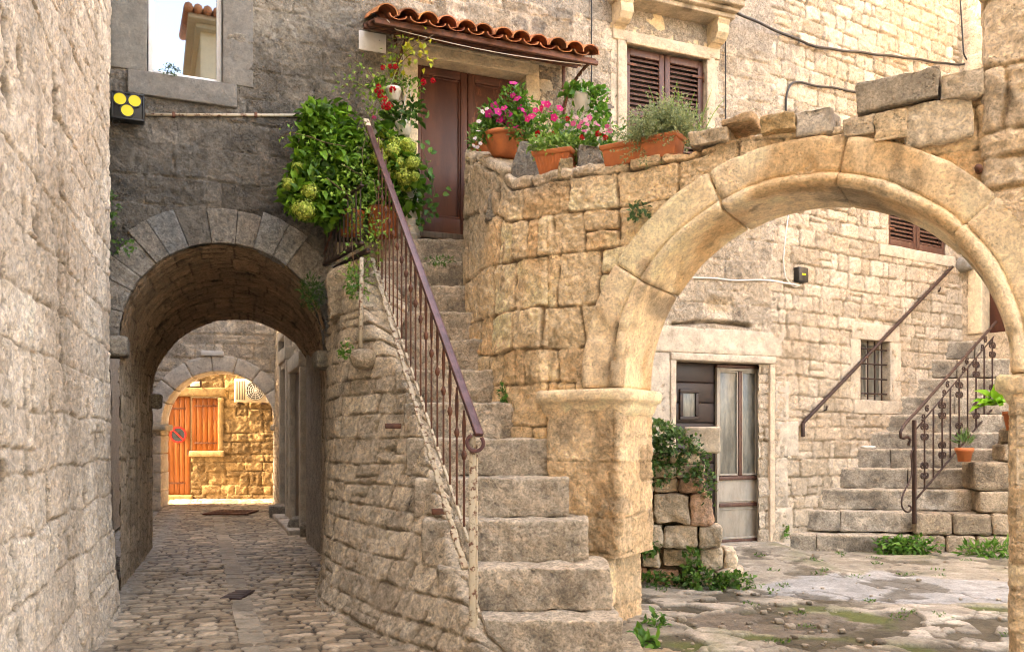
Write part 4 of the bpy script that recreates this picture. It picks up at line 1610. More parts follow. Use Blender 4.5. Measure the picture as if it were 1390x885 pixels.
# ------------------------------------------------------------------ courtyard stairs, railing, handrail, stub wall
CS_L = [(1064, 724), (1090, 692), (1111, 663), (1136, 635), (1160, 609), (1180, 587), (1201, 563), (1220, 538), (1242, 514), (1260, 488), (1282, 463), (1306, 440)]
CS_R = [1243, 1243, 1320, 1324, 1350, 1356, 1362, 1370, 1376, 1380, 1384, 1388]


def build_courtyard_stairs():
    t = thing('courtyard_stairs', 'broad worn stone stairs rising along the back wall of the courtyard', 'stairs', C.pt(1.5, 0, -1))
    e = np.array((.985, -.17))
    e /= np.linalg.norm(e)
    dpt = np.array((-e[1], e[0]))
    last = None
    for k, ((px, py), pr) in enumerate(zip(CS_L, CS_R)):
        tt = C.t(px)
        p = C.pt(tt, 0)
        z = EYE + (HY - py) / FPX * p[1]
        r = (pr - CX) / FPX
        L = (r * p[1] - p[0]) / (e[0] - r * e[1])
        zl = z - .285 if k else -.05
        back = .8

        def wp(V, p=p):
            xy = p[:2][None] + V[:, :1] * e + V[:, 1:2] * dpt
            return np.concatenate([xy, V[:, 2:]], 1)
        g = G()
        c = .29 + .10 * ((k * 29) % 5) / 5
        x0 = -.1 if k else -.12
        split = [x0, L] if k % 3 == 2 else [x0, x0 + (L - x0) * (.3 + .08 * (k % 4)), L]
        for i in range(len(split) - 1):
            cc = c * (1 + .1 * ((i * 13 + k * 7) % 3 - 1))
            g.rock((split[i] + (.003 if i else 0), 0, zl), (split[i + 1], back, z), .026, .018, .02, 7, 400 + k * 3 + i, (cc * 1.14, cc, cc * .81), .3, warp=wp, oct=4, stain=.5)
        pale_top(g)
        g.build('step', M['tread'], t)
    p = P(1182, 609, 11.9)
    g = G()
    g.rock(p + np.array((-.10, .03, .0)), p + np.array((.10, .17, .04)), .012, .015, .025, 14, 9, (.75, .74, .72), .05)
    tag(g.build('paper_scrap', M['white']), 'crumpled white paper scrap lying on a courtyard step', 'litter')
    # masonry below the right end of the stairs
    p0 = np.array((5.37, 11.02))
    W = Plane(p0[0], p0[1], e[0], e[1])
    g = G(W.xf)
    rng = random.Random(12)
    for (z0, z1, u0, u1, w) in ((-.05, .27, .0, 2.3, .0), (.275, .56, .0, 2.3, .03), (.565, .86, .80, 2.3, .06), (.865, 1.235, .74, 2.3, .08), (1.24, 1.47, 1.12, 2.3, .12), (1.475, 1.685, 1.2, 2.3, .16)):
        u = u0
        while u < u1:
            d = rng.uniform(.28, .5)
            cc = rng.uniform(.24, .42)
            g.rock((u + .006, w + rng.uniform(-.02, .02), z0), (u + d - .006, .55, z1), .03, .04, .022, 6, rng.randrange(999), (cc * 1.2, cc * .95, cc * .68), .3, stain=.5, oct=4)
            u += d
    g.box((0, .3, 0), (2.2, .6, .5), .01, (.2, .16, .12))
    g.build('side_wall', M['wall'], t)


def spiral(c, r, a0, turns, sgn, xf, n=20):
    q = []
    for i in range(n + 1):
        k = i / n
        a = a0 + sgn * turns * 2 * math.pi * k
        rr = r * (1 - .72 * k)
        q.append((c[0] + rr * math.cos(a), 0, c[1] + rr * math.sin(a)))
    return xf(np.array(q))


def build_scroll_railing():
    W = Plane(5.33, 11.02, 1.71, 1.22)
    t = thing('scroll_railing', 'dark wrought iron railing with scrolls on the courtyard stairs', 'railing', W.pt(0, .3))
    at = lambda px, py: np.array((W.tz(px, py)[0], 0, W.tz(px, py)[1]))
    g = G(W.xf)
    a, b = at(1241, 570), at(1241, 711)
    g.box((a[0] - .022, -.022, b[2]), (a[0] + .022, .022, a[2]), .004)
    g.build('newel_post', M['iron'], t)
    g = G(W.xf)
    h0, h1 = at(1226, 585), at(1352, 437)
    path = [at(x, y) for x, y in ((1233, 604), (1236, 597), (1231, 592), (1224, 597), (1221, 590), (1224, 582), (1232, 571), (1243, 560))] + [h1]
    pts = np.array(path)
    u = np.linspace(0, 1, 40)
    d = np.concatenate([[0], np.cumsum(np.linalg.norm(np.diff(pts, axis=0), axis=1))])
    pp = np.stack([np.interp(u * d[-1], d, pts[:, k]) for k in range(3)], 1)
    g.tube(pp, .02, 8)
    g.build('handrail', M['iron'], t)
    r0, r1 = at(1243, 583), at(1349, 457)
    b0, b1 = at(1243, 678), at(1352, 549)
    g = G(W.xf)
    g.tube([r0, r1], .01, 6)
    g.tube([b0, b1], .014, 6)
    g.build('rail', M['iron'], t)
    # big front scroll
    g = G(W.xf)
    fs = np.array([at(x, y) for x, y in ((1241, 606), (1236, 615), (1238, 630), (1238, 645), (1232, 658), (1225, 672), (1223, 686), (1229, 695), (1237, 694), (1238, 687), (1233, 686))])
    d = np.concatenate([[0], np.cumsum(np.linalg.norm(np.diff(fs, axis=0), axis=1))])
    uu = np.linspace(0, d[-1], 50)
    pp = np.stack([np.interp(uu, d, fs[:, k]) for k in range(3)], 1)
    kk = np.ones(5) / 5
    pp[2:-2] = np.stack([np.convolve(pp[:, k], kk, 'valid') for k in range(3)], 1)
    g.tube(pp, .012, 6)
    g.build('scroll', M['iron'], t)
    xs = [1255, 1267, 1279, 1290, 1302, 1313.5, 1325, 1336, 1347]
    for i, px in enumerate(xs):
        tt = W.t(px)
        k = (tt - r0[0]) / (r1[0] - r0[0])
        zt = r0[2] + (r1[2] - r0[2]) * k
        zb = b0[2] + (b1[2] - b0[2]) * (tt - b0[0]) / (b1[0] - b0[0])
        g = G(W.xf)
        g.box((tt - .009, -.009, zb), (tt + .009, .009, zt), .002)
        g.build('baluster', M['iron'], t)
        if i % 2 == 0:
            g = G()
            for zc in (zt - .17, zb + .25):
                for s in (-1, 1):
                    for v in (-1, 1):
                        sp = spiral((tt + s * .052, zc + v * .062), .05, (math.pi if s > 0 else 0), 1.35, -s * v, W.xf)
                        g.tube(sp, .011, 5)
            g.build('scroll', M['iron'], t)
    for i in range(4):
        k = (i + .35) / 4
        p = r0 + (r1 - r0) * k
        q = at(1226, 585)
        g = G()
        for s in (-1, 1):
            g.tube(spiral((p[0] + .05 + .05 * s, p[2] + .105 + .055 * s), .05, math.pi * (.25 if s > 0 else 1.25), 1.2, 1, W.xf), .011, 5)
        g.build('scroll', M['iron'], t)


def build_wall_handrail():
    t = thing('wall_handrail', 'dark brown handrail fixed to the back wall above the courtyard stairs', 'handrail', C.pt(.5, 2))
    at = lambda px, py: (C.tz(px, py, -.08)[0], -.08, C.tz(px, py, -.08)[1])
    g = G(C.xf)
    a, b, c = at(1090, 593), at(1090, 574), at(1293, 362)
    for p, q in ((a, b), (b, c)):
        P0, P1 = C.xf(np.array([p]))[0], C.xf(np.array([q]))[0]
        g2 = G()
        bar_between(g2, P0, P1, .045, .04)
        g.V += g2.V
        g.Q += [x + g.n for x in g2.Q]
        g.C += g2.C
        g.n += g2.n
    g.build('rail', M['iron'], t)
    for px, py in ((1123, 549), (1277, 388)):
        g = G(C.xf)
        q = at(px, py)
        g.tube([(q[0], 0.03, q[2] - .08), (q[0], -.06, q[2] - .08), (q[0], -.08, q[2] - .02)], .012, 7)
        g.build('bracket', M['iron'], t)
    g = G(C.xf)
    s, z = C.tz(1301, 360)
    g.rock((s - .1, -.25, z - .12), (s + .28, .1, z + .12), .03, .1, .01, 6, 5, (.27, .25, .22), .1)
    tag(g.build('stone_corbel', M['dressed']), 'rounded grey stone knob on the wall at the upper end of the handrail', 'corbel')


def build_stub_wall():
    W = Plane(1.36, 8.62, .98, -.2)
    t = thing('ruined_wall', 'low ruined stone wall stub overgrown with ivy beside the arch pier', 'wall', W.pt(.4, 0))
    g = G(W.xf)
    rng = random.Random(5)
    rows = [(-.05, .20, 1.02), (.20, .42, .95), (.42, .66, .80), (.66, .98, .70), (.98, 1.14, .62), (1.14, 1.28, .62), (1.28, 1.40, .58)]
    for i, (z0, z1, u1) in enumerate(rows):
        u = -.3
        k = 0
        while u < u1 - .08:
            d = min(rng.uniform(.2, .42), u1 - u)
            if u1 - u - d < .14:
                d = u1 - u
            cc = rng.uniform(.52, .68)
            col = (cc * 1.15, cc * .92, cc * .66) if rng.random() < .75 else (cc * 1.0, cc * .62, cc * .42)
            g.rock((u + .008, -.0 + rng.uniform(-.05, .04), z0 + .004), (u + d - .002, .45, z1 - .001), .02, .03, .045, 6, rng.randrange(999), col, .3, oct=5, stain=.3)
            u += d
    g.box((-.3, .12, 0), (.6, .4, 1.35), .01, (.2, .15, .1))
    g.build('masonry', M['warm'], t)
    s0, zb = W.tz(930, 628)
    s1, zt = W.tz(978, 588)
    g = G(W.xf)
    g.rock((s0, .0, 1.40), (s1, .4, 1.40 + .27), .025, .02, .01, 6, 9, (.54, .45, .335), .2, stain=.3)
    tag(g.build('cut_stone', M['dressed']), 'pale squared stone block lying on top of the ruined wall stub', 'stone')
    return W


# ------------------------------------------------------------------ far end of the lane
def build_far_lane():
    t = thing('gate_wall', 'pale stone wall with a low round arch beyond the passage', 'wall', MP.pt(1.5, 0))
    a0, a1 = MP.t(219), MP.t(373)
    ac = (a0 + a1) / 2
    r = (a1 - a0) / 2
    zc = MP.tz(286, 504)[1]
    zs = zc - r
    def fm(U, V):
        return MP.grid(U, V)

    def keep(U, V):
        k = ~((np.abs(U - ac) < r + .06) & (V < zs))
        return k & ~((np.hypot(U - ac, V - zs) < r + .06) & (V >= zs))

    def tone(U, V, c):
        k = sst(n2(U, V, 4, 501, 3), .15, .4)
        return mix3(c, k * .4, (.30, .27, .24))
    V, Q, c = masonry(fm, -3, 4.2, 0, 5.6, .03, (.2, .34), (.25, .55), 71, depth=.03, jw=.03, rough=.02, cols=((.58, .50, .40), (.76, .67, .55)),
                      mortar=(.58, .46, .32), keep=keep, tone=tone, var=.3)
    mk('wall', V, Q, None, c, M['wall'], parent=t)
    g = G()
    th = 0.0
    rng = random.Random(2)
    while th < 180:
        d = rng.uniform(16, 24)
        d = min(d, 180 - th) if 180 - th - d > 8 else 180 - th

        def wp(Vv, th=th, d=d):
            a = np.radians(th + d * Vv[:, 0])
            return MP.xf(np.stack([ac - Vv[:, 2] * np.cos(a), Vv[:, 1], zs + Vv[:, 2] * np.sin(a)], 1))
        Vb, Qb, Nb = rblock((.02, -.04, r), (.98, .8, r + .36), .12, .02)
        cc = rng.uniform(.62, .74)
        g.add(wp(Vb), Qb, col=np.array((cc, cc * .92, cc * .8)) * (1 + .15 * fbm(Vb * np.array((3, 5, 5)) + th, 2, 3))[:, None])
        th += d
    g.build('arch_ring', M['dressed'], t)
    g = G(MP.xf)
    for (x0, x1) in ((a0 - .42, a0), (a1, a1 + .4)):
        z = -.05
        k = 0
        while z < zs - .02:
            h = min(.42, zs - z)
            if zs - z - h < .15:
                h = zs - z
            g.rock((x0, -.03, z), (x1, .8, z + h - .006), .06, .02, .012, 5, 520 + k, (.60, .52, .41), .2)
            z += h
            k += 1
    for (x0, x1) in ((a0 - .40, a0 + .10), (a1 - .1, a1 + .4)):
        g.rock((x0, -.09, zs - .12), (x1, .8, zs + .02), .06, .03, .012, 5, 540, (.50, .44, .34), .2)
    g.build('pier', M['dressed'], t)
    g = G(MP.xf)
    g.box((-3, .3, zs + r + .37), (4.2, .85, 7), .01, (.5, .44, .36))
    g.box((-3, .1, 0), (a0 - .45, .85, 7), .01, (.5, .44, .36))
    g.build('upper_wall', M['wall'], t, smooth=False)
    s0, z0 = MP.tz(274, 483)
    s1, z1 = MP.tz(304, 477)
    g = G(MP.xf)
    g.box((s0, -.08, z0), (s1, -.02, z1), .005)
    tag(g.build('street_plate', M['white']), 'small blank white plate above the far round arch', 'plate')

    # wall with orange door
    t = thing('end_house', 'sunlit ochre stone house at the end of the lane with orange wooden door', 'house', DP.pt(2, 0))
    d0, dzb = DP.tz(221, 672)
    d1, dzt = DP.tz(257, 538)
    w1, wzt = DP.tz(296, 540)
    _, wzb = DP.tz(296, 612)

    def keep2(U, V):
        k = ~((U > d0 - .03) & (U < d1 + .03) & (V < dzt + .03))
        return k & ~((U > d1 - .03) & (U < w1 + .03) & (V > wzb - .03) & (V < wzt + .03))
    V, Q, c = masonry(DP.grid, -2.5, 6.5, 0, 6, .028, (.2, .34), (.22, .5), 73, depth=.03, jw=.03, rough=.022, cols=((.17, .11, .05), (.31, .21, .10)),
                      mortar=(.14, .09, .04), keep=keep2, var=.4)
    mk('wall', V, Q, None, c, M['warm'], parent=t)
    g = G(DP.xf)
    g.box((-2.5, .3, 0), (6.5, 2, 7.5), .01, (.55, .42, .26))
    g.build('upper_wall', M['warm'], t, smooth=False)
    g = G(DP.xf)
    cs = (.28, .19, .09)
    g.rock((d0 - .16, -.04, 0), (d0, .2, dzt), .08, .02, .008, 5, 550, cs)
    g.rock((d0 - .18, -.04, dzt), (w1 + .2, .2, dzt + .22), .08, .02, .008, 5, 551, cs)
    g.rock((w1, -.04, wzb), (w1 + .14, .2, wzt), .08, .02, .008, 5, 552, cs)
    g.rock((d1 + .005, -.07, wzb - .14), (w1 + .16, .2, wzb), .08, .02, .008, 5, 553, (.42, .30, .155))
    g.rock((d0 - .1, -.12, 0), (d1 + .1, .2, dzb), .08, .02, .008, 5, 554, cs)
    g.build('door_surround', M['dressed'], t)
    g = G(DP.xf)
    n = 5
    for i in range(n):
        x0, x1 = d0 + (d1 - d0) * i / n, d0 + (d1 - d0) * (i + 1) / n
        g.box((x0 + .003, .06, dzb), (x1 - .003, .12, dzt), .008)
    dd = g.build('door', M['orangewood'], t)
    for z in (dzb + .3, dzt - .3):
        g = G(DP.xf)
        g.box((d0 + .03, .045, z - .02), (d1 - .12, .06, z + .02), .003)
        g.build('hinge', M['rust'], dd)
    g = G(DP.xf)
    g.box((d1 - .07, .04, dzb + 1.0), (d1 - .04, .06, dzb + 1.15), .004)
    g.build('handle', M['rust'], dd)
    g = G(DP.xf)
    n = 5
    for i in range(n):
        x0, x1 = d1 + .03 + (w1 - d1 - .03) * i / n, d1 + .03 + (w1 - d1 - .03) * (i + 1) / n
        g.box((x0 + .003, .07, wzb), (x1 - .003, .12, wzt), .008)
    sh = g.build('shutter', M['orangewood'], t)
    for z in (wzb + .2, wzt - .2):
        g = G(DP.xf)
        g.box((w1 - .6, .055, z - .018), (w1 - .03, .07, z + .018), .003)
        g.build('hinge', M['rust'], sh)
    # no stopping sign on the door
    s, z = DP.tz(242, 590, .03)
    c = DP.pt(s, z, .035)
    nr = np.array((DP.nx, DP.ny, 0))
    sg = thing('no_parking_sign', 'round black sign with red ring and red slash on the orange door', 'sign', c)
    g = G()
    g.disc(c, nr, .19, 32, .012)
    g.build('disc', plain('dark_sign_face', (.03, .04, .05), .4), sg, smooth=False)
    red = plain('sign_red', (.6, .02, .02), .4)
    g = G()
    g.disc(c + nr * .012, nr, .205, 36, .008, r0=.165)
    q = np.array((DP.dx, DP.dy, 0))
    a, b = c + nr * .02 + (-.125 * q + np.array((0, 0, .125))), c + nr * .02 + (.125 * q - np.array((0, 0, .125)))
    bar_between(g, a, b, .008, .035)
    g.build('ring', red, sg, smooth=False)
    g = G()      # small tow hook pictogram
    o = c + nr * .015
    E = lambda x, y: o + q * x + np.array((0, 0, y))
    bar_between(g, E(-.06, -.05), E(.06, -.05), .006, .03)
    bar_between(g, E(-.05, -.03), E(.03, .075), .006, .014)
    g.tube([E(.03, .075), E(.03, .03), E(.045, .015), (E(.03, .005))], .006, 6)
    g.build('pictogram', plain('sign_grey', (.005, .005, .006), .5), sg)
    # air conditioner
    s0, z0 = DP.tz(318, 546, -.4)
    s1, z1 = DP.tz(362, 514, -.4)
    ac_ = thing('air_conditioner', 'cream air conditioner unit hung high on the ochre wall', 'air conditioner', DP.pt((s0 + s1) / 2, z0, -.2))
    g = G(DP.xf)
    g.box((s0, -.42, z0), (s1, -.1, z1), .02)
    g.build('case', plain('cream_enamel', (.66, .58, .42), .4), ac_)
    g = G(DP.xf)
    xc, zc2 = s0 + (s1 - s0) * .66, (z0 + z1) / 2
    g.V, g.Q = [], []
    cc2 = DP.pt(xc, zc2, -.425)
    g2 = G()
    g2.disc(cc2, nr, .24, 28, .006)
    fan = g2.build('fan_opening', plain('fan_dark', (.03, .026, .02), .6), ac_, smooth=False)
    g2 = G()
    for rr in (.07, .12, .17, .22):
        g2.disc(cc2 + nr * .008, nr, rr + .006, 28, .006, r0=rr)
    for k in range(6):
        an = k / 6 * math.pi
        v = q * math.cos(an) * .23 + np.array((0, 0, math.sin(an) * .23))
        bar_between(g2, cc2 + nr * .012 - v, cc2 + nr * .012 + v, .006, .008)
    g2.build('fan_guard', M['white'], fan)
    g2 = G(DP.xf)
    for k in range(6):
        x = s0 + .04 + k * .04
        g2.box((x, -.428, z0 + .06), (x + .018, -.415, z1 - .06), .002)
    g2.build('side_grille', plain('grille_dark', (.06, .05, .04), .6), ac_)
    g2 = G(DP.xf)
    for x in (s0 + .1, s1 - .1):
        g2.box((x - .02, -.45, z0 - .04), (x + .02, .02, z0 - .002), .004)
    g2.build('bracket', M['iron'], ac_)
    # floodlight above the door
    s, z = DP.tz(266, 522, -.3)
    fl = thing('floodlight', 'small floodlight on a bracket above the orange door', 'lamp', DP.pt(s, z, -.1))
    g = G(DP.xf)
    g.box((s - .13, -.36, z - .07), (s + .13, -.24, z + .09), .02)
    g.build('housing', M['iron'], fl)
    g = G(DP.xf)
    g.box((s - .11, -.372, z - .05), (s + .11, -.358, z + .07), .004)
    g.build('lens', plain('lamp_glass', (.75, .72, .6), .15), fl)
    g = G(DP.xf)
    g.tube([(s, -.24, z), (s, .02, z + .02)], .02, 8)
    g.build('bracket', M['iron'], fl)

    # houses on the right side of the lane
    N_ = Plane(-5.38, 18.9, .355, -.935)
    t = thing('lane_house', 'narrow grey stone house front with tall door frames along the right of the lane', 'house', N_.pt(3, 0))
    V, Q, c = masonry(N_.grid, -.5, 7.4, 0, 6, .025, (.2, .34), (.25, .5), 75, depth=.03, jw=.03, rough=.02, cols=((.54, .46, .36), (.70, .61, .48)), mortar=(.52, .42, .31), var=.25)
    mk('wall', V, Q, None, c, M['wall'], parent=t)
    g = G(N_.xf)
    g.box((-.5, .2, 0), (7.3, 2.0, 6.5), .01, (.45, .38, .3))
    g.build('upper_wall', M['wall'], t, smooth=False)
    for (p0, p1, yb, yt, wd) in ((389.5, 400, 674, 488, .18), (404, 421, 706, 497, .2)):
        t0, t1 = N_.t(p0), N_.t(p1)
        zt = N_.tz(p1, yt)[1]
        f = G(N_.xf)
        f.rock((t0, -.16, .12), (t0 + .16, .1, zt), .08, .02, .008, 5, 560, (.56, .50, .42))
        f.rock((t1 - .16, -.16, .12), (t1, .1, zt), .08, .02, .008, 5, 561, (.56, .50, .42))
        f.rock((t0, -.18, zt), (t1, .1, zt + .25), .08, .02, .008, 5, 562, (.58, .52, .43))
        f.rock((t0 - .1, -.34, -.02), (t1 + .1, .1, .12), .08, .03, .012, 5, 563, (.48, .42, .35))
        f.build('door_surround', M['dressed'], t)
        f = G(N_.xf)
        f.box((t0 + .16, -.03, .12), (t1 - .16, .0, zt), .004)
        n = 4
        for i in range(n):
            x0, x1 = t0 + .16 + (t1 - t0 - .32) * i / n, t0 + .16 + (t1 - t0 - .32) * (i + 1) / n
            f.box((x0 + .005, -.055, .14), (x1 - .005, -.03, zt - .01), .006)
        f.build('door', M['oldwood'], t)
    t0, z0 = N_.tz(387, 497)
    t1, z1 = N_.tz(396, 455)
    f = G(N_.xf)
    for x0, x1, q0, q1 in ((t0 - .14, t0, z0 - .1, z1 + .14), (t1, t1 + .14, z0 - .1, z1 + .14), (t0, t1, z1, z1 + .14), (t0, t1, z0 - .14, z0)):
        f.rock((x0, -.14, q0), (x1, .06, q1), .08, .02, .008, 5, 570, (.56, .5, .42))
    f.build('window_surround', M['dressed'], t)
    f = G(N_.xf)
    f.box((t0, -.05, z0), (t1, -.03, z1), .002)
    f.build('pane', M['darkglass'], t)
    # block step and stones at the foot of the wall
    p0, p1 = P(368, 705, 15.9), P(394, 686, 16.2)
    g = G()
    g.rock((p0[0], 15.75, -.02), (p1[0] + .15, 16.5, .27), .06, .03, .02, 5, 571, (.30, .26, .22))
    tag(g.build('stone_block', M['tread']), 'grey stone block used as a doorstep at the right side of the lane', 'stone')
    for k, (px, py, Y, s, lab) in enumerate(((413, 718, 13.6, .27, 'rounded grey boulder guarding the wall foot near the passage mouth'), (428, 722, 12.9, .22, 'small grey boulder tucked against the passage corner'))):
        p = P(px, py, Y)
        g = G()
        g.rock(p - np.array((s, s, s * .9)), p + np.array((s, s, s * .9)), .05, s * .6, .06, 3, 575 + k, (.36, .31, .25), .2)
        tag(g.build('boulder', M['tread']), lab, 'stone')
    # drain grate, drain cover
    p = P(314, 699, 16.75)
    gr = thing('drain_grate', 'long rusty drain grate across the cobbles beyond the passage', 'grate', (p[0], p[1], .06))
    g = G()
    for (dx0, dx1, dy0, dy1) in ((-.43, .43, -.42, -.36), (-.43, .43, .36, .42), (-.43, -.37, -.36, .36), (.37, .43, -.36, .36)):
        g.box((p[0] + dx0, p[1] + dy0, .045), (p[0] + dx1, p[1] + dy1, .075), .005)
    g.build('frame', M['rust'], gr)
    g = G()
    for k in range(10):
        x = p[0] - .34 + k * .075
        g.box((x - .016, p[1] - .36, .048), (x + .016, p[1] + .36, .07), .004)
    g.build('bars', M['rust'], gr)
    p = P(323, 812, 8.04)
    g = G()
    g.box((p[0] - .10, p[1] - .22, .018), (p[0] + .10, p[1] + .22, .048), .006)
    for k in range(4):
        g.box((p[0] - .075, p[1] - .17 + k * .1, .044), (p[0] + .075, p[1] - .12 + k * .1, .053), .003)
    tag(g.build('drain_cover', M['iron']), 'small dark iron drain cover in the gutter of the lane', 'drain cover')


# ------------------------------------------------------------------ canopy, lamps, cables
def build_canopy():
    tl = F.tz(514, 20, -.7)[0]
    tr = F.tz(808, 60, -.7)[0]
    zw = F.tz(640, 44, -.72)[1] + .24          # height at the wall
    dep, fall = .72, .26
    t = thing('door_canopy', 'small terracotta tiled canopy on iron brackets above the brown door', 'canopy', F.pt((tl + tr) / 2, zw))
    x0, x1 = tl - .02, tr + .02
    n = 12
    pw = (x1 - x0) / n
    rng = random.Random(6)
    sl = math.hypot(dep, fall)
    dirv = np.array((0, -dep / sl, -fall / sl))
    nrm = np.array((0, -fall / sl, dep / sl))
    for i in range(n):
        for up_, base in ((True, 0.0), (False, .5)):
            if not up_ and i == n - 1:
                continue
            for row in range(2):
                xc = x0 + (i + .5 + base) * pw + rng.uniform(-.012, .012)
                L = sl * .60
                s0 = -.02 if row == 0 else sl * .45 + rng.uniform(-.035, .035)
                g = G(F.xf)
                na, nl = 9, 5
                V, Q = [], []
                for side in (0, 1):
                    for a in range(na):
                        th = math.pi * a / (na - 1)
                        for l in range(nl):
                            k = l / (nl - 1)
                            rr = (pw * .50 * (.92 + .14 * k) if up_ else pw * .50 * (1.02 - .12 * k)) - side * .012
                            px = xc - rr * math.cos(th)
                            h = rr * math.sin(th) * (.85 if up_ else -.5) + (.035 if up_ else .045) + (.014 if row == 0 else .0) * (1) - .014 * (row == 1) * 0
                            h += .016 * (row == 0 and False)
                            q = np.array((px, 0, zw)) + dirv * (s0 + L * k) + nrm * (h + (.018 * row * (1 - k)))
                            V.append(q)
                m = na * nl
                for a in range(na - 1):
                    for l in range(nl - 1):
                        i0 = a * nl + l
                        Q.append((i0, i0 + 1, i0 + nl + 1, i0 + nl))
                        Q.append((m + i0, m + i0 + nl, m + i0 + nl + 1, m + i0 + 1))
                for l in (0, nl - 1):
                    for a in range(na - 1):
                        i0 = a * nl + l
                        Q.append((i0, i0 + nl, m + i0 + nl, m + i0))
                for a in (0, na - 1):
                    for l in range(nl - 1):
                        i0 = a * nl + l
                        Q.append((i0, i0 + 1, m + i0 + 1, m + i0))
                V = np.array(V)
                V = V + .003 * fbm(V * 14 + i, 2, 3)[:, None]
                k_ = rng.uniform(.62, 1.25)
                g.add(V, Q, col=(k_, k_ * rng.uniform(.9, 1.08), k_ * rng.uniform(.85, 1.1)))
                g.build('tile', M['rooftile'], t)
    g = G(F.xf)
    V, Q, N = rblock((x0, 0, -.03), (x1, sl * .96, -.004), 1e9, .005)
    V = np.array((0, 0, zw)) + np.stack([V[:, 0], 0 * V[:, 0], 0 * V[:, 0]], 1) + V[:, 1:2] * dirv + V[:, 2:] * nrm
    g.add(V, Q)
    for k in (.25, .55, .97):
        c = np.array((0, 0, zw)) + dirv * sl * k + nrm * -.045
        g.box((x0 - .02, c[1] - .02, c[2] - .03), (x1 + .02, c[1] + .02, c[2] + .016), .004)
    g.build('roof_frame', M['rust'], t)
    for xx in (F.t(536) + .0, F.t(764)):
        g = G(F.xf)
        zb = zw - .72
        g.box((xx - .022, -.03, zb), (xx + .022, -.002, zw), .004)
        e = np.array((xx, -dep * .93, zw - fall * .93 - .05))
        ab, ae = F.pt(xx, zw - .03, -.02), F.xf(e[None])[0]
        g2 = G()
        bar_between(g2, ab, ae, .04, .03)
        q = []
        for v in np.linspace(0, 1, 14):
            a = v * math.pi / 2
            q.append((xx, -.03 - (dep * .88) * (1 - math.cos(a)), zb + .06 + (zw - fall * .93 - .08 - zb - .06) * math.sin(a)))
        q = F.xf(np.array(q))
        for p_, r_ in zip(q[:-1], q[1:]):
            bar_between(g2, p_, r_ + (r_ - p_) * .06, .035, .022)
        g.xf = None
        g.add(np.concatenate(g2.V), np.concatenate(g2.Q))
        g.build('bracket', M['rust'], t)
    g = G(F.xf)
    w = [(x0 + .1, -dep - .0, zw - fall - .02)] + [(x0 + .1 + (x1 - x0 - .2) * v, -dep * (.9 - .0 * v), zw - fall - .06 - .05 * math.sin(v * math.pi)) for v in np.linspace(.05, 1, 16)]
    g.tube(w, .005, 5)
    g.build('wire', M['whitecable'], t)
    return t, x0, x1, zw, dep, fall


